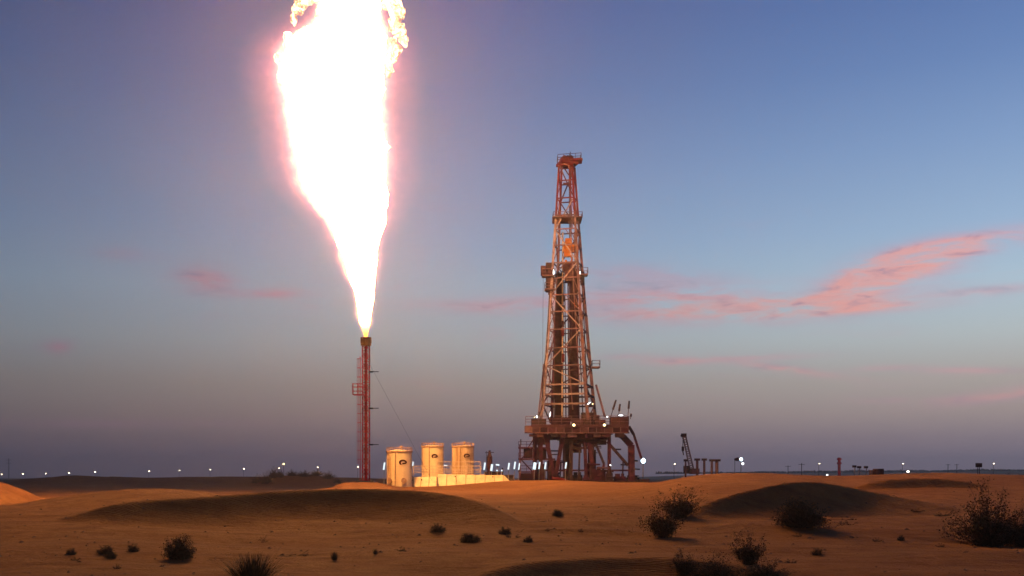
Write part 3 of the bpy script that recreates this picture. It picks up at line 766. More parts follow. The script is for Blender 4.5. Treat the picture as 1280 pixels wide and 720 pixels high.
# ------------------------------------------------------------------ drilling rig
YR = 190.0
def build_rig():
    cx = (711 - 640) / F * YR
    zg = -1.3
    r = thing('drilling_rig', 'tall drilling rig with a lattice derrick, red crown and lit floor', 'drilling rig', (cx, YR, zg))
    S = {}
    zf = at(0, 530, YR).z
    # ---- derrick
    def corner(i, py):
        f = (520 - py) / (520 - 207)
        rad = 6.05 + (1.72 - 6.05) * (f ** 0.86 if f > 0 else f)
        a = math.radians(30.8) + i * math.pi / 2
        c = (711 - 2.5 * max(0, f) - 640) / F * YR
        return Vector((c + math.cos(a) * rad, YR + math.sin(a) * rad, at(0, py, YR).z))
    lev = [527, 506.5, 494.5, 482.6, 459, 437, 414, 392, 371, 350, 331, 309, 289, 272, 250, 228, 208]
    for i in range(4):
        for k in range(len(lev) - 1):
            a, b = corner(i, lev[k]), corner(i, lev[k + 1])
            red = lev[k] <= 272.5
            MB().bar(a, b, 0.56 if lev[k] > 400 else 0.44 if lev[k] > 300 else .36).build('leg', M['red'] if red else (M['pale'], M['maroon'], M['light'], M['pale'])[i], r)  # front-left leg palest, back-left darkest: highlight and shade put into the paint
    for k, py in enumerate(lev):
        red = py < 271
        for i in range(4):
            a, b = corner(i, py), corner((i + 1) % 4, py)
            if py > 520: continue
            if i == 1 and 470 < py < 500: pass
            MB().bar(a, b, 0.30 if py > 470 else 0.20).build('girt', M['red'] if red else (M['maroon'], M['maroon'], M['pale'], M['pale'])[i] if py < 480 else M['light'] if i == 2 else M['maroon'], r)  # front girts paler, back and left darker: same painted highlight and shade
    # diagonals: alternate direction, all four faces, spanning between main girts
    main = [527, 506.5, 482.6, 459, 414, 371, 331, 289, 250, 208]
    for k in range(len(main) - 1):
        for i in range(4):
            if k < 2 and i in (0, 2): continue
            j = (i + 1) % 4
            a, b = (i, j) if (k + i) % 2 else (j, i)
            p, q = corner(a, main[k]), corner(b, main[k + 1])
            MB().bar(p, q, 0.20).build('brace', M['maroon'] if (main[k] < 260 or i in (0, 1)) else M['light'] if i == 2 else M['pale'], r)  # front face palest, back and left dark, as painted highlight and shade
            if i in (2, 3) and 300 < main[k] < 420:
                m_ = corner(a, main[k]).lerp(corner(a, main[k + 1]), .5)
                MB().bar(m_, corner(a, main[k + 1]).lerp(corner(b, main[k + 1]), .5), 0.13).build('brace', M['pale'], r)
    # leg lacing (narrow secondary chord beside each front leg)
    for i in (2, 3):
        for k in range(3, len(lev) - 1):
            a, b = corner(i, lev[k]), corner(i, lev[k + 1])
            s = 1 if i == 2 else -1
            off = Vector((0.95 * s, 0.25, 0)) * (1 if lev[k] > 300 else 0.6)
            MB().bar(a + off, b + off, 0.16).bar(a, b + off, 0.10).bar(a + off, a, 0.1).build('leg_lacing', M['red'] if lev[k] <= 272.5 else M['pale'], r)
    # splayed brace foot, right
    MB().bar(at(745, 481, YR - 2), at(756, 521, YR - 3), 0.35).build('raking_strut', M['pale'], r)
    MB().bar(at(680, 455, YR - 3), at(673, 521, YR - 3.5), 0.28).build('raking_strut', M['pale'], r)
    # crown
    c = at(709, 207, YR)
    crn = MB().box(c + Vector((0, 0, 0.25)), (3.3, 3.1, 0.5), rz=0.3).box(c + Vector((-.1, 0, 1.0)), (2.7, 2.2, 1.1), rz=0.3, taper=0.7).box(c + Vector((1.8, -0.3, 0.75)), (1.9, 2.4, 0.32)).build('crown_block', M['red'], r)
    for s in (-0.6, 0.0, 0.6):
        q = MB(); q.tube(c + Vector((s, -0.18 + .3, 1.15)), c + Vector((s + 0.12, 0.2, 1.15)), 0.8, n=18); q.build('sheave', M['steel_brown'], crn)
    rl = MB()
    z = c + Vector((0, 0, 0.5))
    rail_line(rl, [z + Vector(v) for v in ((-1.8, -1.5, 0), (2.5, -1.5, 0.3), (2.5, 1.5, 0.3), (-1.8, 1.5, 0), (-1.8, -1.5, 0))], h=1.1, w=0.08, n_r=2, sp=1.0)
    rl.build('railing', M['steel_brown'], crn)
    MB().tube(c + Vector((0.55, -0.3, 0.6)), c + Vector((0.55, -0.3, 2.5)), 0.12, 0.07, n=6).build('antenna', M['dark'], crn)
    MB().bar(at(706, 211, YR), at(711, 219, YR), 0.2).build('crown_strut', M['steel_brown'], r); MB().bar(at(704, 230, YR), at(713, 230, YR), 0.4).build('crown_beam', M['steel_brown'], r)
    # hoist lines, travelling block, top drive
    for px0, px1 in ((712.6, 713.4), (713.6, 714.2), (711.5, 712.0)):
        MB().tube(at(px0, 208, YR), at(px1, 305, YR), 0.085, n=5).build('hoist_line', M['dark'], r)
    tb = MB().box(at(710.5, 303, YR), (1.5, 1.0, 1.4), taper=0.75).box(at(711, 311, YR), (2.0, 1.2, 1.3)).box(at(709, 317, YR), (1.2, 1.0, 1.2)).build('travelling_block', M['yellow'], r)
    hk = MB(); pts = []
    for i in range(11):
        a = math.radians(80 - 250 * i / 10); pts.append(at(711, 324, YR) + Vector((math.cos(a) * 0.6, 0, math.sin(a) * 0.75)))
    hk.path(pts, 0.2, 6); hk.build('hook', M['yellow'], tb)
    MB().box(at(709.5, 335, YR), (1.9, 1.6, 1.5)).box(at(710, 345, YR), (1.3, 1.3, 2.0)).box(at(710.5, 329, YR), (3.2, 0.35, 0.4)).build('top_drive', M['steel_brown'], r)
    MB().tube(at(710, 350, YR), at(711, 527, YR), 0.13, n=8).build('drill_string', M['dark'], r)
    for k in range(16):
        py = 352 + k * 10.6; sx = random.choice((-1, 1))
        MB().box(at(709 + sx * random.uniform(2, 8), py, YR + random.uniform(-1, 2)), (random.uniform(.3, .9), .5, random.uniform(.5, 1.6))).build('derrick_fitting', random.choice([M['steel_brown'], M['dark'], M['pipe'], M['red']]), r)
    for (xa, xb) in ((698.5, 691), (706, 707.5), (720.5, 729), (727, 736)):
        MB().tube(at(xa, 342, YR + 1.5), at(xb, 526, YR + 2), 0.11, n=5).build('service_line', M['dark'], r)
    # guide rails
    for px0, px1 in ((703.5, 702.5), (718, 724)):
        MB().bar(at(px0, 290, YR + 0.8), at(px1, 526, YR + 1.2), 0.24).build('guide_rail', M['rail'] if px0 < 710 else M['pale'], r)
    # racked pipe
    for (xa, xb, yt, dep, nn) in ((693, 704, 343, 1.5, 13), (712, 724, 337, -0.2, 14)):
        mb = MB()
        for i in range(nn):
            for j in range(3):
                px = xa + (xb - xa) * (i + 0.5 * (j % 2)) / nn
                topd = random.uniform(-3, 3)
                p0 = at(px + random.uniform(-.3, .3), 527, YR + dep + j * 0.35); p1 = at(px * 0.86 + 709 * 0.14, yt + topd, YR + dep + j * 0.35)
                mb.tube(p0, p1, 0.075, n=5)
                for q in (0.33, 0.66): m_ = p0.lerp(p1, q); mb.tube(m_, m_ + (p1 - p0).normalized() * 0.5, 0.11, n=5)
        tag(mb.build('racked_pipes', M['pipe'], r), kind='stuff')
    MB().tube(at(709, 431, YR - .5), at(716, 512, YR - 2), 0.12, n=6).build('standpipe', M['pale'], r)
    MB().box(at(716, 445, YR + 1), (1.5, 1.2, 6.5)).build('casing_stabbing_board', M['steel_brown'], r)
    hs = MB(); pts = []
    for i in range(15):
        f = i / 14; pts.append(at(710 + 5.5 * math.sin(f * 3.1), 350 + 112 * f - 14 * math.sin(f * math.pi), YR - 1.2))
    hs.path(pts, 0.10, 5).build('mud_hose', M['dark'], r)
    # monkey board + platforms on the left flank
    def plat(x0, x1, py, Y, d=2.2, h=1.2, tall=False):
        a, b = at(x0, py, Y), at(x1, py, Y)
        pf = MB().box(((a.x + b.x) / 2, Y, a.z), (abs(b.x - a.x), d, 0.22)).build('platform', M['pale'], r)
        rl = MB(); y0, y1 = Y - d / 2 + .05, Y + d / 2 - .05
        rail_line(rl, [Vector((a.x, y1, a.z)), Vector((a.x, y0, a.z)), Vector((b.x, y0, a.z)), Vector((b.x, y1, a.z))], h=h, w=0.08, n_r=2, sp=1.2)
        rl.build('railing', M['pale'], pf)
    plat(677.5, 693, 345.5, YR - 2); plat(681, 693, 362.5, YR - 2); plat(726, 734.5, 344, YR - 1.5); plat(740, 749.5, 459.5, YR - 2); plat(691, 727, 275, YR, d=5.0, h=.9)
    MB().box(at(679, 338.5, YR - 2), (0.9, 0.9, 1.7)).build('equipment_box', M['steel_brown'], r)
    MB().box(at(686, 347, YR - 1.2), (1.1, 0.8, 5.4)).build('windbreak_panel', M['dark'], r)
    MB().box(at(689, 353, YR - 1.6), (1.1, 0.8, 4.5)).build('windbreak_panel', M['steel_brown'], r)
    MB().box(at(728, 348, YR - 1.0), (0.7, 0.8, 2.4)).build('windbreak_panel', M['dark'], r)
    MB().tube(at(679, 345, YR - 2.4), at(678, 525, YR - 3), 0.035, n=4).build('rope_line', M['dark'], r)
    MB().path([at(687, 365, YR - 4), at(683, 440, YR - 4), at(678, 470, YR - 4), at(679, 505, YR - 4), at(673, 522, YR - 4)], 0.09, 5).build('cable_bundle', M['dark'], r)
    # ladder up the left leg
    la = MB()
    for i in range(40):
        p = at(690 - 10 * i / 40, 365 + 150 * i / 40, YR - 4.4); la.bar(p, p + Vector((0.5, 0, 0)), 0.06)
    for s in (0, 0.5): la.bar(at(690, 365, YR - 4.4) + Vector((s, 0, 0)), at(680, 518, YR - 4.4) + Vector((s, 0, 0)), 0.07)
    la.build('ladder', M['pale'], r)
    # ---- rig floor
    def slab(x0, x1, y0, y1, Y0, Y1, name, m, parent=r):
        Yc = (Y0 + Y1) / 2
        a, b = at(x0, y0, Y0), at(x1, y1, Y0)
        return MB().box(((a.x + b.x) / 2, Yc, (a.z + b.z) / 2), (b.x - a.x, Y1 - Y0, a.z - b.z)).build(name, m, parent)
    fl = slab(664, 786, 530.5, 534, 183.5, 197, 'rig_floor', M['steel_brown'])
    slab(656, 668, 532, 540.5, 184, 188, 'floor_box_beam', M['pale'])
    # box girder front with stiffeners
    for i in range(12):
        x0 = 665 + i * 10.1
        slab(x0, x0 + 9.7, 534.2, 540.2, 183.3, 184.0, 'girder_panel', (M['steel_brown'], M['maroon'], M['pipe'])[(i * 5) % 3])
        MB().bar(at(x0 - 0.2, 534, 183.1), at(x0 - 0.2, 541, 183.1), 0.16).build('stiffener', M['pale'], r)
    slab(663, 787, 540.3, 541.6, 182.9, 184.2, 'girder_flange', M['pale'])
    slab(664, 786, 534.2, 541, 196, 196.8, 'rear_girder', M['dark'])
    for i in range(7):
        px = 672 + i * 17.5; slab(px, px + 2, 534.3, 541, 184.4, 195.8, 'floor_joist', M['dark'])
    slab(699, 762, 542, 549, 186, 194, 'rotary_beam', M['steel_brown'])
    slab(705, 750, 549.2, 554, 187, 193, 'drawworks_base', M['dark'])
    rl = MB(); z0 = 530.4
    rail_line(rl, [at(657, 531, 184), at(690, z0, 183.7), at(786, z0, 183.7), Vector((at(786, z0, 183.7).x, 197, at(0, z0, 183.7).z))], h=1.5, w=0.09, n_r=3, sp=1.6)
    rl.build('railing', M['pale'], fl)
    wb = MB()
    for (x0, x1, t_) in ((664, 683, 523), (689, 713, 521.5), (715, 729, 524), (731, 740, 522), (742, 757, 524.5), (765, 783, 521)):
        a = at(x0, t_, 186); b = at(x1, 530.2, 186)
        MB().box(((a.x + b.x) / 2, 186.6, (a.z + b.z) / 2), (b.x - a.x, 0.2 + random.random() * 1.5, a.z - b.z)).build('windwall_panel', random.choice([M['steel_brown'], M['dark'], M['pipe']]), r)
    MB().box(at(734, 523.5, 188), (2.2, 2, 2.2)).build('driller_cabin', M['dark'], r)
    MB().tube(at(747, 525, 187), at(747, 519, 187), 0.35, n=10).build('drum', M['steel_brown'], r)
    MB().box(at(774, 527, 186), (3.2, 2.2, 1.6)).build('equipment_box', M['steel_brown'], r)
    # ---- substructure
    def col(xa, ya, xb, yb, Y, w, m, name='column'):
        return MB().bar(at(xa, ya, Y), at(xb, yb, Y), w).build(name, m, r)
    P, B_, D = M['pale'], M['maroon'], M['dark']
    for Yr in (185.0, 195.5):
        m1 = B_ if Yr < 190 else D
        col(668.5, 541, 668.5, 606, Yr, 0.75, m1); col(676, 541, 676, 606, Yr, 0.7, m1); col(681, 541, 695, 606, Yr, 0.75, m1); col(704, 541, 693, 606, Yr, 0.7, m1)
        col(686.5, 541, 686.5, 606, Yr + .8, 0.32, m1)
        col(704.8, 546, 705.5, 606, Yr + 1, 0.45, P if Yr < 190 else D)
        col(714, 553, 713, 606, Yr, 0.7, D); col(731, 553, 733, 606, Yr, 0.6, m1); col(736, 553, 745, 606, Yr, 0.75, m1); col(741, 553, 738.5, 606, Yr, 0.6, D)
        col(744, 553, 755, 580, Yr, 0.42, D, 'diagonal_brace'); col(755, 580, 750, 606, Yr, 0.42, m1)
        col(761.5, 541, 761.5, 606, Yr, 0.6, m1); col(759, 552, 785, 582, Yr, 0.5, D, 'diagonal_brace')
        # bent right leg
        col(770, 541, 780, 546.5, Yr, 1.0, m1, 'bent_leg'); col(779, 546, 789, 557, Yr, 1.05, m1, 'bent_leg'); col(789, 556, 789.5, 606, Yr, 1.1, m1, 'bent_leg')
        col(786, 533, 792, 543, Yr, 0.5, m1, 'outrigger_strut'); col(792, 542.5, 802, 574, Yr, 0.4, m1, 'outrigger_strut')
        col(669, 574, 694, 574, Yr, 0.32, m1, 'cross_beam'); col(713, 560, 736, 560, Yr, 0.4, D, 'cross_beam'); col(669, 560, 684, 560, Yr, 0.32, m1, 'cross_beam')
        col(668, 588, 790, 588, Yr, 0.3, m1, 'cross_beam')
        col(669, 542, 677, 574, Yr, 0.2, m1, 'diagonal_brace'); col(677, 574, 669, 600, Yr, 0.2, m1, 'diagonal_brace')
        col(725, 553, 723, 606, Yr, 0.3, D)
    for (x0, x1, y0, y1, Y0, m) in ((667.5, 684, 542, 556, 191, B_), (684.5, 699, 542, 550, 192, D), (699, 716, 549, 560, 192, D), (716, 727, 549, 566, 193, B_), (728, 744, 549, 558, 191, D),
                                (745, 758, 549, 556, 192, B_), (668, 683, 560, 574, 193, D), (684, 697, 576, 604, 194, D), (668, 682, 580, 604, 192, B_), (706, 712, 556, 604, 193, D), (738, 745, 562, 600, 193, D)):
        slab(x0, x1, y0, y1, Y0, Y0 + 0.5, 'service_panel', m)
    rr2 = random.Random(77)
    for k in range(46):
        x = rr2.uniform(668, 790); y = rr2.uniform(543, 600); Yq = rr2.uniform(184, 196)
        if 713 < x < 732 and 558 < y < 592: continue
        if x > 758 and y < 575 and rr2.random() < .8: continue
        if rr2.random() < .5: a_, b_ = at(x, y, Yq), at(x + rr2.uniform(6, 16), y + rr2.uniform(-1, 1), Yq)
        else: a_, b_ = at(x, y, Yq), at(x + rr2.uniform(-5, 5), min(604, y + rr2.uniform(10, 30)), Yq)
        MB().tube(a_, b_, rr2.uniform(.07, .18), n=6).build('service_pipe', rr2.choice([P, B_, D, D]), r)
    for k in range(9):
        x = 664 + k * 13.5 + rr2.uniform(-3, 3); a_ = at(x, 541.7, 183.2)
        MB().box(a_ + Vector((0, .4, -.35)), (rr2.uniform(.5, 1.6), .8, rr2.uniform(.4, .9))).build('junction_box', rr2.choice([B_, D, P]), r)
    # skid and floor level plant under the rig
    MB().box((at(728, 603, 190).x, 190, -0.9), (18.5, 13, 0.7)).build('skid_base', M['dark'], r)
    for (x0, x1, y0, y1, Y, m) in ((700, 712, 596, 606, 184, D), (716, 728, 590, 606, 186, D), (729, 737, 594, 606, 183.5, B_), (745, 757, 583, 606, 185, B_), (758, 766, 587, 606, 184, D),
                                   (768, 782, 592, 606, 185, B_), (783, 799, 594, 606, 186, D), (690, 700, 592, 606, 184, M['pipe'])):
        a, b = at(x0, y0, Y), at(x1, y1, Y); w = b.x - a.x; h = a.z - b.z
        u = MB().box(((a.x + b.x) / 2, Y + 0.6, b.z + h * 0.38), (w, 1.4, h * 0.76)).box(((a.x + b.x) / 2 - w * .2, Y + 0.5, b.z + h * 0.85), (w * 0.4, 1.0, h * 0.28))
        u.tube((a.x + w * .75, Y + 0.3, b.z + h * .55), (a.x + w * .75, Y + 0.3, b.z + h), w * .14, n=8)
        u.tube((a.x + w * .1, Y - .15, b.z + h * .5), (b.x - w * .1, Y - .15, b.z + h * .5), 0.12, n=6)
        u.build('pump_unit', m, r)
    # red drain pipe by the left foot
    MB().path([at(690, 598, 182), at(704, 600, 181.5), at(712, 604, 181)], 0.35, 8).build('mud_pipe', M['red'], r)
    # blow-out preventer
    MB().lathe((at(737, 600, 190).x, 190, -1.2), [(0.7, 0), (0.7, 1.0), (1.0, 1.1), (1.0, 1.5), (0.6, 1.6), (0.6, 2.6), (0.9, 2.7), (0.9, 3.8), (0.35, 3.9), (0.35, 8.0)], 14).build('blowout_preventer', B_, r)
    # masts at the right corner of the floor
    for (xa, ya, xb, yb) in ((763, 522, 770, 500), (773, 521, 775, 505), (785, 519, 786.5, 501), (788, 524, 789, 517)):
        a, b = at(xa, ya, 185), at(xb, yb, 185); m_ = a.lerp(b, 0.45)
        MB().tube(a, b, 0.07, n=5).tube(m_, b, 0.22, 0.16, n=6).build('exhaust_mast', M['dark'], r)
    # lamps
    def lamp(px, py, Y, sx, sz, m, tilt=0, name='floodlight'):
        sx, sz = sx * .82, sz * .82
        c_ = at(px, py, Y); R = Matrix.Rotation(tilt, 3, 'Y')
        h = MB().box((c_.x, c_.y + 0.14, c_.z), (sx * 1.15 + .08, 0.2, sz * 1.12 + 0.08)); 
        ho = h.build(name, M['dark'], r)
        g_ = MB(); g_.lathe((0, 0, 0), [(sx / 2 * math.cos(t) + .001, sx / 2 * math.sin(t)) for t in np.linspace(-1.57, 1.57, 7)], 10, caps=False)
        g_.v = [Vector((c_.x, c_.y - 0.06, c_.z)) + R @ Vector((v.x, v.y * 0.5, v.z * sz / sx)) for v in g_.v]
        g_.build('lens', m, ho)
    lamp(717.3, 531.3, 182.8, 0.62, 0.62, M['ly']); lamp(755.5, 531.3, 182.8, 0.62, 0.62, M['ly'])
    lamp(671, 521, 183, 0.45, 0.6, M['lr']); lamp(687.6, 518, 183, 0.25, 1.3, M['lr'], 0.15); lamp(736, 504.3, 184, 0.95, 0.3, M['lr'], -0.6); lamp(740.8, 505, 184, 0.3, 0.3, M['ly'])
    lamp(759, 521, 183, 0.45, 0.35, M['lr']); lamp(776, 519.2, 183, 1.15, 0.32, M['lr']); lamp(763, 581.5, 182.5, 0.45, 0.3, M['lr'], 0.5); lamp(668, 521.5, 183.5, 0.2, 0.2, M['ly'])
    lamp(692, 340.5, 187, 0.34, 1.35, M['lr']); lamp(722.6, 337, 187.5, 0.55, 0.45, M['lr']); lamp(725, 341, 187.5, 0.32, 0.8, M['lr'])  # first one is a reflective upright strip, its glint given as emission
    # stair tower on the left
    st = MB()
    for (px, Y) in ((650, 183), (650, 187), (667, 183), (667, 187)):
        MB().bar(at(px, 556, Y), at(px, 606, Y), 0.28).build('stair_post', B_, r)
    for py in (560, 574, 590):
        a, b = at(648, py, 185), at(668, py, 185)
        pf = MB().box(((a.x + b.x) / 2, 185, a.z), (b.x - a.x, 4, 0.25)).build('stair_landing', B_, r)
        rl = MB(); rail_line(rl, [Vector((a.x, 183.1, a.z)), Vector((b.x, 183.1, a.z))], h=1.1, w=0.08, n_r=2, sp=1.0); rl.build('railing', B_, pf)
    for (xa, ya, xb, yb) in ((651, 574, 666, 560), (666, 590, 651, 574), (651, 606, 666, 590), (660, 560, 672, 541)):
        mb = MB(); A, Bq = at(xa, ya, 183.2), at(xb, yb, 183.2)
        mb.bar(A, Bq, 0.2).bar(A + Vector((0, 1, 0)), Bq + Vector((0, 1, 0)), 0.2)
        for i in range(9): p = A.lerp(Bq, (i + .5) / 9); mb.box(p + Vector((0, 0.5, 0)), (0.28, 1.0, 0.05))
        mb.build('stair_flight', B_, r)
    MB().bar(at(651, 556, 183), at(651, 549, 183), 0.2).build('stair_mast', D, r)
    MB().box(at(660, 567, 185), (1.6, 2, 1.6)).build('equipment_box', D, r)
    MB().box(at(658, 598, 184), (2.6, 2, 1.9)).build('equipment_box', M['pipe'], r)
build_rig()

# ------------------------------------------------------------------ white tube lights on posts
tubes = [(480.3, 582.7, 10, 0.42, 'tube light standing at the stack side of the first tank'), (516.2, 579.8, 6, .3, 'tube light just past the rig side of the first tank'),
         (605.7, 582.8, 10, .42, 'tube light beside the railing end, under the brown vessel'), (614.6, 584.5, 9, .6, 'bluish tube light beside the brown vessel'),
         (635.9, 582.8, 9, .42, 'first of three close tube lights before the stair tower'), (643.4, 581.8, 10, .42, 'middle one of three close tube lights before the stair tower'),
         (648.9, 583.2, 9, .34, 'last of three close tube lights, touching the stair tower'), (668.2, 582.5, 9.5, .85, 'broad bright tube light under the rig floor corner'),
         (674.2, 582, 9.5, .4, 'tube light second in the row under the rig floor'), (681.6, 582.2, 9.5, .42, 'tube light third in the row under the rig floor'),
         (707.3, 581.8, 8.5, .4, 'single tube light under the middle of the rig floor')]
for (px, py, h, w, lab) in tubes:
    Y = 180.5; c = at(px, py, Y); zg = ground_z(c.x, c.y)
    H = h / F * Y; t = thing('tube_light', 'white ' + lab, 'lamp', (c.x, Y, zg), 'white tube lights along the pad')
    lean = Vector((0.14, 0, 1)).normalized()
    MB().tube((c.x - 0.1, Y + 0.14, zg - 0.2), (c.x, Y + 0.14, c.z + H * .4), 0.05, n=6).build('post', M['galv'], t)
    MB().bar(c - lean * H * .5 + Vector((0, 0.07, 0)), c + lean * H * .5 + Vector((0, 0.07, 0)), w * 0.42).build('housing', M['galv'], t)
    MB().tube(c - lean * H * .46 + Vector((0, -0.06 - w * .2, 0)), c + lean * H * .46 + Vector((0, -0.06 - w * .2, 0)), w * 0.34, n=8).build('tube', M['lw'], t)
for (px, py, lab) in ((557, 582, 'between the two rear tanks'), (622, 581, 'upper of three tiny lamps past the brown vessel'), (621.3, 588, 'lower of three tiny lamps past the brown vessel'),
                      (627.3, 588, 'tiny lamp closest to the stair tower on the pump shed')):
    Y = 184; c = at(px, py, Y); zg = ground_z(c.x, c.y)
    t = thing('work_lamp', 'small white work lamp, ' + lab, 'lamp', (c.x, Y, zg), 'small work lamps between tanks and rig')
    MB().tube((c.x, Y + .1, zg - .2), (c.x, Y + .1, c.z), 0.04, n=5).build('post', M['galv'], t)
    MB().tube(c + Vector((-.32 if py < 585 else -.12, 0, .02)), c + Vector((.32 if py < 585 else .12, 0, -.05)), 0.13, n=6).build('lamp_head', M['lw'], t)

# brown vessel and shed behind
c = at(612, 590, 188); t = thing('vertical_vessel', 'slim brown vertical vessel rising past the railing end', 'vessel', (c.x, 188, -1.4))
MB().lathe((c.x, 188, -1.4), [(0.42, 0), (0.42, 2.6), (0.5, 2.8), (0.5, 5.2), (0.36, 5.5), (0.2, 6.1), (0.2, 6.4)], 14).build('shell', M['steel_brown'], t)
MB().bar((c.x - 0.55, 187.4, -1.4), (c.x - 0.55, 187.4, 4.9), 0.08).bar((c.x - 0.55, 187.4, 4.0), (c.x, 187.6, 4.0), 0.08).tube((c.x - .8, 187.5, 4.6), (c.x + .8, 187.5, 4.6), .07, n=5).build('side_pipe', M['dark'], t)
c = at(624, 590, 190); t = thing('pump_skid', 'dark pump skid on the pad between the pit wall and the rig', 'pump skid', (c.x, 190, -1.5))
MB().box((c.x, 190, -1.2), (6.5, 2.4, 0.5)).build('skid', M['dark'], t)
MB().box((c.x - 1.2, 190, 0.1), (3.0, 2.0, 2.0)).box((c.x + 1.8, 190, -.2), (1.8, 1.4, 1.4)).build('housing', M['dark'], t)
MB().tube((c.x + .6, 189.5, 0), (c.x + .6, 189.5, 1.8), 0.15, n=7).build('exhaust', M['dark'], t)
for i, px in enumerate((637, 646)):
    c = at(px, 598, 176); zg = ground_z(c.x, 176)
    t = thing('crate', ('sand coloured crate against the pit wall end', 'sand coloured crate closer to the stair tower')[i], 'crate', (c.x, 176, zg), 'crates at the pit end')
    MB().box((c.x, 176, zg + .45), (0.95, 1.0, 0.9)).build('body', M['tank'], t)
    MB().box((c.x, 176, zg + .96), (1.05, 1.1, 0.08)).build('lid', M['mark'], t)

# ------------------------------------------------------------------ flood masts
def flood(px, py, Y, rpx, lab, extra=None):
    c = at(px, py, Y); zg = ground_z(c.x, c.y); R = rpx / F * Y
    t = thing('flood_mast', lab, 'floodlight mast', (c.x, Y, zg))
    MB().tube((c.x, Y + .2, zg - .3), (c.x, Y + .2, c.z), 0.12, 0.08, n=8).build('mast', M['galv'], t)
    MB().box((c.x, Y + .25, c.z), (R * 2.0, 0.35, R * 2.0)).build('housing', M['dark'], t)
    g_ = MB().lathe((0, 0, 0), [(R * math.cos(q) + .001, R * math.sin(q)) for q in np.linspace(-1.57, 1.57, 9)], 14, caps=False)
    g_.v = [Vector((c.x, Y - .02, c.z)) + Vector((v.x * .88, v.y * .45, v.z)) for v in g_.v]
    g_.build('lens', M['lb'], t)
    MB().box((c.x, Y + 0.3, zg + .45), (2.2, 1.4, .9)).build('generator', M['dark'], t)
    MB().tube((c.x - .8, Y - .5, zg + .3), (c.x - .8, Y - .25, zg + .3), .3, n=10).tube((c.x + .8, Y - .5, zg + .3), (c.x + .8, Y - .25, zg + .3), .3, n=10).build('wheel', M['dark'], t)
    return t
flood(804, 576, 186, 3.4, 'bright blue white floodlight on a mast just past the rig leg')
t = flood(926.5, 574, 240, 2.3, 'blue white floodlight on a trailer mast beyond the dune crest, past the crane')
c = at(928.5, 579.6, 239.6); MB().lathe(c, [(.05, -.3), (.3, -.15), (.3, .15), (.05, .3)], 8).build('small_lamp', M['lr'], None, origin=c)
o_ = bpy.data.objects['small_lamp']; o_.parent = t; o_.location = Vector(c) - Vector(t['_o'])
c = at(918.5, 574.5, 240)
tt = thing('loudhailer_post', 'thin post with a dark horn beside the far floodlight trailer', 'post', (c.x, 240, ground_z(c.x, 240)))
MB().tube((c.x, 240, ground_z(c.x, 240)), c, 0.06, n=5).build('post', M['dark'], tt)
MB().tube(c + Vector((-.1, 0, 0)), c + Vector((.8, 0, .1)), .25, .5, n=8).build('horn', M['dark'], tt)

# ------------------------------------------------------------------ crane and tall posts
YC = 225.0
def build_crane():
    zg = ground_z(at(864, 0, YC).x, YC)
    b0 = at(864.5, 588, YC)
    t = thing('mobile_crane', 'reddish mobile crane with a raised lattice boom and hanging hook', 'crane', (b0.x, YC, zg))
    p0, p1 = at(864.5, 586, YC), at(855.3, 545, YC)
    d = (p1 - p0); n = 14
    ch = [Vector((-.34, -.3, 0)), Vector((.34, -.3, 0)), Vector((.34, .3, 0)), Vector((-.34, .3, 0))]
    for o in ch: MB().bar(p0 + o * 1.3, p1 + o * .8, 0.16).build('boom_chord', M['light'], t)
    for k in range(n):
        mb = MB()
        for i in range(4):
            a = p0 + d * k / n + ch[i] * 1.2; b = p0 + d * (k + 1) / n + ch[(i + 1) % 4] * 1.2
            mb.bar(a, b, 0.10)
        mb.build('boom_lacing', M['pale'], t)
    MB().box(p1 + Vector((-.1, 0, 0.15)), (1.1, .8, .8)).tube(p1 + Vector((-.45, -.3, .1)), p1 + Vector((-.45, .3, .1)), .35, n=12).build('boom_head', M['dark'], t)
    hk = at(853.6, 561, YC)
    MB().tube(p1 + Vector((-.4, 0, 0)), hk, 0.05, n=4).tube(p1 + Vector((-.15, 0, 0)), hk, 0.05, n=4).build('hoist_rope', M['dark'], t)
    MB().box(hk, (0.5, .4, 1.0)).tube(hk + Vector((0, 0, -.5)), hk + Vector((.15, 0, -1.4)), .12, n=5).build('hook_block', M['dark'], t)
    MB().box(b0 + Vector((.6, 0, -.2)), (1.9, 2.2, 1.2)).build('crane_body', M['pale'], t)
    MB().box(b0 + Vector((-1.1, 0, .2)), (1.2, 1.4, 1.6)).build('cab', M['dark'], t)
    MB().box((b0.x, YC, zg + .8), (6, 2.6, .8)).build('carrier', M['pale'], t)
    for dx in (-2.2, -.8, .9, 2.2): MB().tube((b0.x + dx, YC - 1.4, zg + .5), (b0.x + dx, YC - 1.0, zg + .5), .55, n=12).build('wheel', M['dark'], t)
build_crane()
for (px, w, py1, lab) in ((857, .38, 576, 'pale post on the hook side of the crane boom'), (871.5, .55, 575, 'pale post directly beside the crane body'), (880.3, .5, 575, 'pale post second from the crane body'),
                          (889.8, .5, 576, 'pale post third from the crane body'), (896, .7, 576, 'thick pale post at the end of the row by the crane')):
    Y = 215; c = at(px, py1, Y); zg = ground_z(c.x, Y)
    t = thing('tall_post', lab, 'post', (c.x, Y, zg), 'pale capped posts beside the crane')
    MB().tube((c.x, Y, zg - .3), (c.x, Y, c.z), w * .5, n=10).build('shaft', M['pale'], t)
    MB().box((c.x, Y, c.z + .1), (w * 2.0, w * 1.6, .45)).build('cap', M['dark'], t)

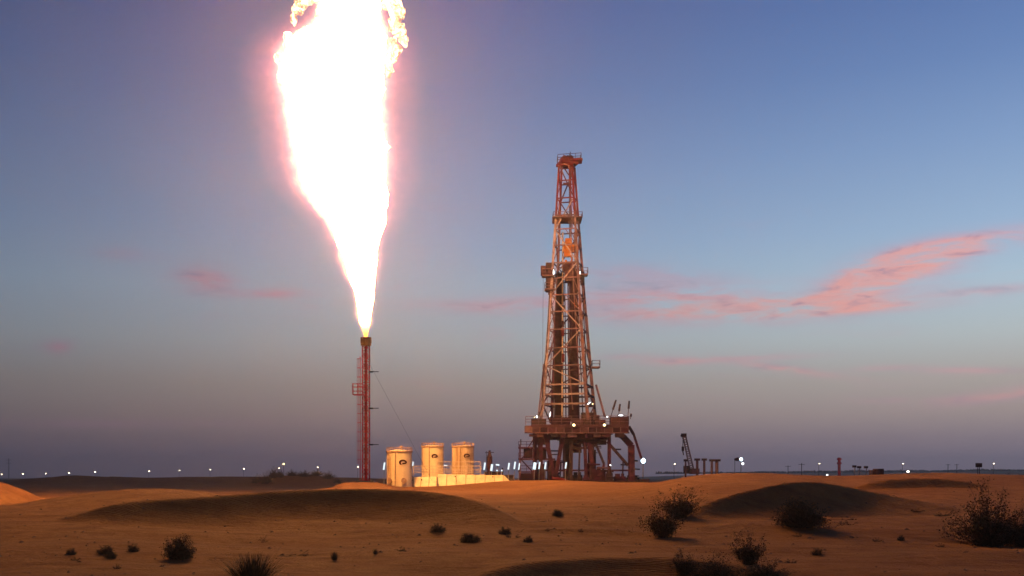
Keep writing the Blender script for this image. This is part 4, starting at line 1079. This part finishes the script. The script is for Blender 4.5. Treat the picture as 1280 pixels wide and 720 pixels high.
# ------------------------------------------------------------------ street lamps along the far road
for (px, py, note) in ((2, 593, 'first lamp at the frame edge, above the bright dune'), (28.5, 592.5, 'second lamp from the frame edge, above the bright dune'), (57, 592, 'lamp over the gap beside the bright dune'),
                 (86, 591.3, 'lamp above the highest far dark dune'), (118.5, 590, 'fifth lamp, just past the highest far dark dune'), (186, 589, 'lamp after the wide gap in the row'),
                 (224, 588, 'second lamp after the wide gap in the row'), (262.5, 587, 'third lamp after the wide gap in the row'), (304.5, 586, 'lamp just before the scrubby hollow'),
                 (348.5, 585.3, 'lamp over the scrubby hollow'), (396.5, 584, 'lamp over the rounded scrub mound'), (447, 583.6, 'lamp touching the flare stack'),
                 (842.5, 580, 'lamp between the rig floodlight and the crane'), (1023.5, 579.5, 'lamp above the dune saddle, before the red mast'),
                 (1128, 579.5, 'lamp above the second dark dune face'), (1241.5, 579.5, 'lamp past the dark signboard')):
    Y = F * 7.8 / (HY - py) if px < 500 else 560.0
    c = at(px, py, Y); zg = min(ground_z(c.x, c.y), c.z - 5)
    k = max(0.65, Y / 760)
    t = thing('street_lamp', 'warm white street lamp, ' + note, 'street lamp', (c.x, Y, zg), 'street lamps along the far road')
    MB().tube((c.x, Y, zg), (c.x, Y, c.z + .2), 0.14, 0.09, n=6).build('pole', M['dark'], t)
    MB().bar((c.x, Y, c.z + .2), (c.x + .9, Y, c.z + .35), 0.12).build('arm', M['dark'], t)
    MB().lathe((c.x + .35, Y, c.z), [(.05, -.22 * k), (.42 * k, -.1 * k), (.48 * k, 0), (.42 * k, .1 * k), (.05, .16 * k)], 10).build('lamp_head', M['ls'], t)
for (px, py, Y, m, note) in ((354.5, 580, 800, 'ly', 'faint yellow lamp on a tall pole over the scrubby hollow'), (1034, 593.8, 130, 'lr', 'small white lamp lying low on the dune saddle'), (1135, 589.5, 300, 'ls', 'low lamp under the lamp above the second dark face')):
    c = at(px, py, Y); zg = ground_z(c.x, c.y); s = 0.0011 * Y
    t = thing('small_lamp', note, 'lamp', (c.x, Y, min(zg, c.z - .5)))
    MB().tube((c.x, Y, min(zg, c.z - .5) - .2), (c.x, Y, c.z), max(.03, s * .15), n=5).build('pole', M['dark'], t)
    MB().lathe(c, [(.02, -s * .8), (s, -s * .3), (s, s * .3), (.02, s * .8)], 8).build('lamp_head', M[m], t)

# ------------------------------------------------------------------ distant things
def far_post(px, y0, y1, Y, w, m, name, lab, cat, arms=()):
    a = at(px, y1, Y); b = at(px, y0, Y)
    t = thing(name, lab, cat, a)
    MB().bar(a - Vector((0, 0, 2)), b, w).build('mast', m, t)
    if arms:
        mb = MB()
        for (py, l) in arms: p = at(px, py, Y); mb.bar(p - Vector((l, 0, 0)), p + Vector((l, 0, 0)), w * .7)
        mb.build('cross_arm', m, t)
    return t
far_post(1049, 572, 596, 420, 0.95, M['stack'], 'red_mast', 'dull red mast standing beyond the dune saddle', 'mast', ((574, .9), (579, .9)))
far_post(985, 582, 598, 600, 0.3, M['dark'], 'utility_pole', 'thin utility pole between far floodlight and lamp', 'utility pole', ((583, 1.6),))
far_post(1002, 579, 598, 600, 0.35, M['dark'], 'utility_pole', 'thin utility pole just before the dune saddle', 'utility pole', ((580.5, 1.8),))
far_post(11, 573, 604, 1200, 0.6, M['galv'], 'utility_pole', 'tall faint pole above the bright dune', 'utility pole', ((575, 3), (579, 3)))
far_post(1185, 580, 594, 700, 0.3, M['dark'], 'utility_pole', 'thin pole between the second dark face and the signboard', 'utility pole', ((581, 1.6),))
far_post(1196, 580, 594, 700, 0.3, M['dark'], 'utility_pole', 'thin pole just before the signboard', 'utility pole', ((581, 1.6),))
# signboard
c = at(1223.5, 581.5, 150); zg = ground_z(c.x, 150)
t = thing('signboard', 'dark blank signboard on two posts against the far plain', 'sign', (c.x, 150, zg))
MB().box(c, (0.95, .08, .62)).build('panel', M['dark'], t)
for s in (-.12, .12): MB().bar((c.x + s, 150.06, zg - .3), (c.x + s, 150.06, c.z), .07).build('post', M['dark'], t)
# machinery on the horizon
for (px, py, w, h, lab, dx) in ((1068, 583, .3, 14, 'bent dark pump arm first in the group on the ridge', .8), (1074, 584, .3, 13, 'bent dark pump arm second in the group on the ridge', .9), (1083, 584, .35, 12, 'dark pump arm next to the parked lorry', .3)):
    Y = 140; a = at(px - 1.5, 596, Y); zg = ground_z(a.x, Y); b = at(px + dx, py, Y)
    t = thing('pump_jack', lab, 'pump', (a.x, Y, zg), 'pump arms on the ridge')
    MB().bar((a.x, Y, zg - .2), (b.x, Y, b.z), .12).build('arm', M['galv'], t)
    MB().box((b.x - .1, Y, b.z), (.5, .3, .3)).build('head', M['dark'], t)
    MB().box((a.x, Y, zg + .15), (.9, .6, .5)).build('base', M['conc'], t)
c = at(1095, 590, 150); zg = ground_z(c.x, 150)
t = thing('parked_lorry', 'small dark lorry parked on the ridge beside the pump arms', 'lorry', (c.x, 150, zg))
MB().box((c.x - .45, 150, c.z - .1), (.65, 1.6, .75), taper=.85).build('cab', M['dark'], t)
MB().box((c.x + .35, 150, c.z + .05), (1.0, 1.7, .85)).build('cargo_box', M['dark'], t)
for dx in (-.45, .5): MB().tube((c.x + dx, 149.1, c.z - .5), (c.x + dx, 149.3, c.z - .5), .22, n=10).build('wheel', M['dark'], t)

# ------------------------------------------------------------------ vegetation
def tri_mesh(name, verts, faces, material):
    me = bpy.data.meshes.new(name); me.from_pydata(verts, [], faces); me.materials.append(material); me.update(); return me
def shrub_meshes(seed, nb=46, spread=0.9, up=0.75, leaf=0.035, lpb=60, tall=1.0, gaps=0.0):
    """unit shrub: about 1 m high; returns (leaf mesh, stem mesh)"""
    R = random.Random(seed); lv, lf, sv = [], [], MB()
    for b in range(nb):
        a = R.uniform(0, 2 * math.pi); el = math.acos(1 - R.random() * (1 - math.cos(spread * 1.45)))
        d = Vector((math.cos(a) * math.sin(el), math.sin(a) * math.sin(el), math.cos(el) * tall)).normalized()
        L = (R.uniform(0.40, 0.78) if R.random() < .75 else R.uniform(.8, 1.2)) * (0.72 + 0.28 * math.cos(el) * tall) if gaps else R.uniform(0.55, 1.0) * (0.72 + 0.28 * math.cos(el) * tall)
        p = Vector((R.uniform(-.08, .08), R.uniform(-.08, .08), 0)); pts = [p.copy()]
        for s in range(5):
            d = (d + Vector((R.uniform(-.22, .22), R.uniform(-.22, .22), R.uniform(-.12, .2) * up))).normalized()
            p = p + d * L / 5; pts.append(p.copy())
        for i in range(5): sv.tube(pts[i], pts[i + 1], 0.012 * (1 - i / 6), 0.012 * (1 - (i + 1) / 6), n=3, caps=False)
        for _ in range(lpb):
            t = R.uniform(0.18, 1.0) ** 0.8 * 5; i = min(4, int(t)); q = pts[i].lerp(pts[i + 1], t - i)
            q = q + Vector((R.gauss(0, .055), R.gauss(0, .055), R.gauss(0, .05)))
            if q.z < 0: q.z = abs(q.z) * .5
            if gaps and noise.noise(q * 4.0 + Vector((seed, 0, 0))) < gaps - .3: continue
            s_ = leaf * R.uniform(.5, 1.4); v = Vector((R.uniform(-1, 1), R.uniform(-1, 1), R.uniform(-.4, 1))).normalized(); w = v.orthogonal().normalized()
            w = (Matrix.Rotation(R.uniform(0, 6.28), 3, v) @ w)
            k = len(lv); lv += [tuple(q - w * s_ * .35), tuple(q + w * s_ * .35), tuple(q + v * s_ * 1.5)]; lf.append((k, k + 1, k + 2))
    me1 = tri_mesh('foliage', lv, lf, M['leaf'])
    me2 = bpy.data.meshes.new('stem'); me2.from_pydata([tuple(v) for v in sv.v], [], sv.f); me2.materials.append(M['twig'])
    return me1, me2
def tussock_mesh(seed, nb=900, w=0.010):
    R = random.Random(seed); v, f = [], []
    for _ in range(nb):
        a = R.uniform(0, 6.283); lean = abs(R.gauss(0, .62)); L = R.uniform(.45, 1.1)
        if lean > 1.35: lean = 1.35
        p = Vector((math.cos(a) * R.uniform(0, .2), math.sin(a) * R.uniform(0, .2), 0)); side = Vector((-math.sin(a), math.cos(a), 0))
        pts = []; 
        for s in range(5):
            th = lean * (.5 + .16 * s); pts.append(p.copy())
            p = p + Vector((math.cos(a) * math.sin(th), math.sin(a) * math.sin(th), math.cos(th))) * L / 4
        k = len(v)
        for s, q in enumerate(pts):
            ww = w * (1 - s / 4.3); v += [tuple(q - side * ww), tuple(q + side * ww)]
        for s in range(4): f.append((k + 2*s, k + 2*s + 1, k + 2*s + 3, k + 2*s + 2))
    return tri_mesh('blades', v, f, M['grass'])
def twig_mesh(seed, n=26, flat=0.35):
    R = random.Random(seed); mb = MB()
    for _ in range(n):
        p = Vector((R.uniform(-.4, .4), R.uniform(-.3, .3), 0.02)); a = R.uniform(0, 6.28)
        d = Vector((math.cos(a), math.sin(a), R.uniform(0.05, flat * 2))).normalized()
        for s in range(4):
            q = p + d * R.uniform(.08, .2); q.z = max(.01, q.z)
            mb.tube(p, q, .014, .009, n=3, caps=False); p = q
            d = (d + Vector((R.uniform(-.6, .6), R.uniform(-.6, .6), R.uniform(-.5, .3)))).normalized()
    me = bpy.data.meshes.new('twigs'); me.from_pydata([tuple(v) for v in mb.v], [], mb.f); me.materials.append(M['twig']); return me
SH = [shrub_meshes(11, 110, .95, .6, .032, 120), shrub_meshes(12, 60, 1.0, .3, .042, 80, .7), shrub_meshes(13, 90, .85, 1.1, .030, 130, 1.25, 0.10),
      shrub_meshes(14, 190, .92, .8, .024, 150, 1.1, 0.06), shrub_meshes(15, 26, 1.0, .2, .055, 34, .6)]
TU = [tussock_mesh(3), tussock_mesh(4, 420, .014)]
TW = [twig_mesh(1), twig_mesh(2, 14, .8), twig_mesh(5, 40, .2)]
def place(kind, idx, px, py, wpx, hpx, lab, y0=16, y1=400, sink=0.04, Y=None, rz=None, group=None, cat=None):
    if Y is None: g_ = ray_ground(px, py, y0, y1)
    else:
        X = (px - 640) / F * Y; g_ = Vector((X, Y, ground_z(X, Y)))
    m_per = g_.y / F
    sx = wpx * m_per / {'s': 1.5, 't': 1.3, 'w': 1.3}[kind]; sz = hpx * m_per / {'s': 0.95, 't': 0.95, 'w': .45}[kind]
    if kind == 's' and idx in (1, 4): sz *= 1.35
    nm, ct, gp = {'s': ('desert_shrub', 'shrub', 'dark shrubs dotted over the sand'), 't': ('grass_tussock', 'grass tussock', 'dune grass tussocks'), 'w': ('dead_twigs', 'dead twigs', 'dead twigs lying on the sand')}[kind]
    t = thing(nm, lab, cat or ct, g_ - Vector((0, 0, sink)), group or gp, rz if rz is not None else random.uniform(0, 6.28))
    t.scale = (sx, sx, sz)
    if kind != 's':
        me = TU[idx if idx < 2 else 0] if kind == 't' else TW[idx if idx < 3 else 0]
        o = bpy.data.objects.new(nm, me); COL.objects.link(o); o.matrix_basis = Matrix.LocRotScale(t.location, t.rotation_euler, t.scale)
        for k_ in ('label', 'category', 'group'): o[k_] = t[k_]
        bpy.data.objects.remove(t); return o
    ms = {'s': [('foliage', SH[idx][0]), ('stem', SH[idx][1])], 't': [('blades', TU[idx if idx < 2 else 0])], 'w': [('twigs', TW[idx if idx < 3 else 0])]}[kind]
    for n_, me in ms:
        o = bpy.data.objects.new(n_, me); COL.objects.link(o); o.parent = t
    return t
V = [('s', 1, 89, 694, 15, 9, 'tiny low shrub, upper of the pair farthest from the grassy clump'), ('s', 4, 94, 701, 14, 7, 'tiny low shrub, lower of the pair farthest from the grassy clump'),
     ('s', 1, 131, 693, 24, 12, 'low dark shrub, second along from the pair'), ('s', 0, 138, 698, 18, 11, 'small dark shrub tucked in front of a low one'),
     ('s', 1, 167, 690, 18, 11, 'small peaked shrub between the low pair and the round bush'), ('s', 4, 146, 711, 12, 7, 'tiny shrub alone closest to the camera there'),
     ('s', 0, 225, 699, 46, 34, 'round dense dark bush with its shadow toward the camera'), ('t', 0, 315, 738, 100, 44, 'big grass clump cut by the bottom edge of the picture'),
     ('w', 1, 330, 678, 12, 12, 'single small twig cross on bare sand'), ('w', 0, 270, 701, 22, 6, 'scrap of twigs between the round bush and the grass clump'),
     ('w', 2, 373, 694, 48, 8, 'long low pile of dead twigs'), ('t', 1, 418, 700, 17, 11, 'small squat grass tuft past the twig pile'),
     ('t', 1, 469, 693, 11, 8, 'small pale tuft, first of two'), ('s', 4, 502, 689, 13, 7, 'small dark tuft, second of two'),
     ('s', 1, 548, 665, 23, 11, 'low rounded shrub at the foot of the dark dune'), ('s', 0, 587, 678, 32, 14, 'dark mounded shrub, widest in the middle of the sand'),
     ('s', 1, 631, 668, 19, 10, 'dark shrub with scattered twigs beside it'), ('w', 0, 646, 665, 22, 5, 'twigs trailing from a dark shrub'),
     ('s', 4, 636, 672, 8, 5, 'tiny shrub just below the twigs'), ('s', 4, 647, 672, 8, 5, 'tiny shrub between the twigs and the next shrub'), ('s', 1, 660, 678, 15, 9, 'small shrub last of the twiggy cluster'),
     ('w', 2, 679, 652, 24, 6, 'flat grey patch of dead twigs'), ('s', 0, 697, 645, 17, 10, 'round shrub behind the flat grey patch'), ('s', 4, 684, 664, 8, 4, 'tiny shrub below the flat grey patch'),
     ('s', 4, 726, 665, 9, 5, 'lone tiny shrub in mid sand'), ('w', 1, 788, 666, 18, 5, 'small twigs before the upright bush'),
     ('s', 2, 828, 672, 62, 46, 'upright feathery bush, front one of the pair'), ('s', 2, 850, 648, 64, 38, 'spiky bush behind the upright one, on the dune foot'),
     ('s', 0, 1000, 659, 74, 40, 'dark rounded bush in front of the shadowed dune face'), ('w', 1, 1030, 660, 36, 12, 'dry branches spreading from the rounded bush'), ('w', 1, 1056, 656, 26, 9, 'loose dry branches past the rounded bush'),
     ('s', 4, 997, 671, 16, 6, 'small flat shrub just below the rounded bush'), ('s', 4, 1096, 677, 14, 6, 'small shrub with a trailing shadow, first of two'), ('s', 1, 1126, 676, 11, 8, 'small shrub with a trailing shadow, second of two'),
     ('s', 4, 1176, 684, 13, 6, 'tiny shrub below the biggest bush'), ('s', 1, 1021, 694, 18, 10, 'dark shrub low down, above the bottom edge'), ('s', 4, 988, 704, 20, 6, 'flat shrub near the bottom edge bushes'),
     ('s', 3, 1236, 683, 92, 70, 'biggest dark bush near the frame edge'), ('s', 3, 1284, 684, 60, 50, 'dark bush cut by the frame edge, beside the biggest one'),
     ('s', 2, 935, 706, 50, 42, 'peaked dark bush above the bottom edge'), ('s', 2, 856, 718, 40, 30, 'dark bush at the bottom edge, first of three'), ('s', 3, 893, 730, 84, 34, 'dark bush at the bottom edge, middle of three'),
     ('s', 3, 955, 728, 74, 28, 'low dark bush at the bottom edge under the peaked one'), ('s', 4, 1066, 650, 12, 4, 'tiny shrub on the shaded slope'), ('s', 4, 1145, 640, 20, 5, 'faint flat shrub on the far rumpled slope'),
     ('s', 4, 1178, 645, 26, 6, 'faint wide shrub on the far rumpled slope'), ('s', 4, 703, 667, 5, 3, 'speck of shrub in mid sand')]
for v in V: place(*v)
# litter: grit, stones and bits of dry wood lying on the sand
lit = MB(); R = random.Random(99)
xs_, ys_ = [], []
for _ in range(3600):
    y = 22 + 60 * R.random() ** 1.6; x = R.uniform(-0.56, 0.56) * y
    if noise.noise(Vector((x * .12, y * .12, 3))) + 0.25 * R.random() < -0.05: continue
    xs_.append(x); ys_.append(y)
hz = height(np.array(xs_), np.array(ys_))
for x, y, z in zip(xs_, ys_, hz):
    s_ = 0.014 + 0.050 * R.random() ** 6; c = Vector((x, y, z)); k = len(lit.v)
    a = R.uniform(0, 6.28); e = R.uniform(1, 2.4)
    for (dx, dy, dz) in ((-e, -1, -.2), (e, -.8, -.2), (.9 * e, 1, -.2), (-e, .8, -.2), (0.1, 0, 1.0)):
        lit.v.append(c + Matrix.Rotation(a, 3, 'Z') @ Vector((dx * s_, dy * s_, dz * s_)))
    lit.f += [(k, k + 1, k + 4), (k + 1, k + 2, k + 4), (k + 2, k + 3, k + 4), (k + 3, k, k + 4)]
tag(lit.build('sand_litter', M['twig']), 'small dark stones and bits of dry wood scattered on the sand', 'litter', kind='stuff')
# far scrub
FARV = [(322, 606, 15, 9, 238), (333, 607, 16, 11, 236), (342, 605, 14, 10, 240), (350, 604, 12, 8, 239), (365, 600, 14, 6, 238), (380, 598, 20, 6, 236), (396, 600, 16, 6, 238), (410, 602, 16, 7, 236), (422, 602, 12, 6, 233), (435, 604, 22, 11, 200)]
FL = ['scrub tree at the hollow edge, first of the far clump', 'tall red lit scrub tree in the hollow', 'dense scrub tree behind the hollow', 'scrub tree last in the hollow', 'small scrub at the foot of the mound',
      'scrub crowning the rounded mound', 'scrub on the falling side of the mound', 'scrub low beside the mound', 'small scrub between mound and dark bush', 'dark domed scrub tree beside the stack foot']
for (px, py, w, h, Y), lab in zip(FARV, FL): place('s', 3, px, py, w * 1.2, h * 1.2, lab, Y=Y * 1.57 if Y > 220 else Y, group='scrub trees beyond the crest', cat='scrub tree')
c = at(1119, 590, 320); t = place('s', 3, 1119, 590, 7, 10, 'small dark tree on the plain above the second dark face', Y=320, group='scrub trees beyond the crest', cat='scrub tree')
for (px, w, h, lab) in ((1252, 12, 7, 'scrub tree first of the row at the frame edge'), (1262, 14, 9, 'scrub tree second of the row at the frame edge'), (1273, 14, 8, 'scrub tree third of the row at the frame edge'), (1284, 16, 10, 'scrub tree cut by the frame edge')):
    place('s', 3, px, 600, w * 1.3, h * 1.2, lab, Y=150, group='scrub trees beyond the crest', cat='scrub tree')
# distant treeline: a far wood that reads as one mass
tl = MB(); R = random.Random(5)
for _ in range(1500):
    px = R.uniform(820, 1420); Y = R.uniform(1350, 1700); X = (px - 640) / F * Y
    z0 = (HY - (591.5 - 3.5 * min(1, max(0, (px - 850) / 400)))) / F * Y
    b = Vector((X, Y, z0 - 1.0)); s = R.uniform(1.0, 3.5); h = R.uniform(1.0, 3.5) * (0.7 + .6 * noise.noise(Vector((px * .02, 0, 0))))
    for _k in range(3):
        a = R.uniform(0, 3.14); d = Vector((math.cos(a), math.sin(a), 0)) * s
        tl.tri(b - d, b + d, b + Vector((R.uniform(-s, s) * .5, 0, h + 1)))
tag(tl.build('distant_treeline', M['farleaf']), 'low dark line of far trees along the horizon', 'treeline', kind='stuff')

# ------------------------------------------------------------------ haze
HAZE = 0.00024
def build_haze():
    mb = MB().box((0, 2800, 53.5), (7000, 6400, 120))
    m = bpy.data.materials.new('evening_air'); m.use_nodes = True
    g = NT(m.node_tree); out = g.new('ShaderNodeOutputMaterial'); pv = g.new('ShaderNodeVolumePrincipled')
    pv.inputs['Color'].default_value = (0.92, 0.86, 0.90, 1); pv.inputs['Density'].default_value = HAZE; pv.inputs['Anisotropy'].default_value = 0.75
    g.l.new(pv.outputs[0], out.inputs[1])
    o = mb.build('haze', m); o['kind'] = 'stuff'
if HAZE: build_haze()

for o in list(bpy.data.objects):
    if '_o' in o: del o['_o']
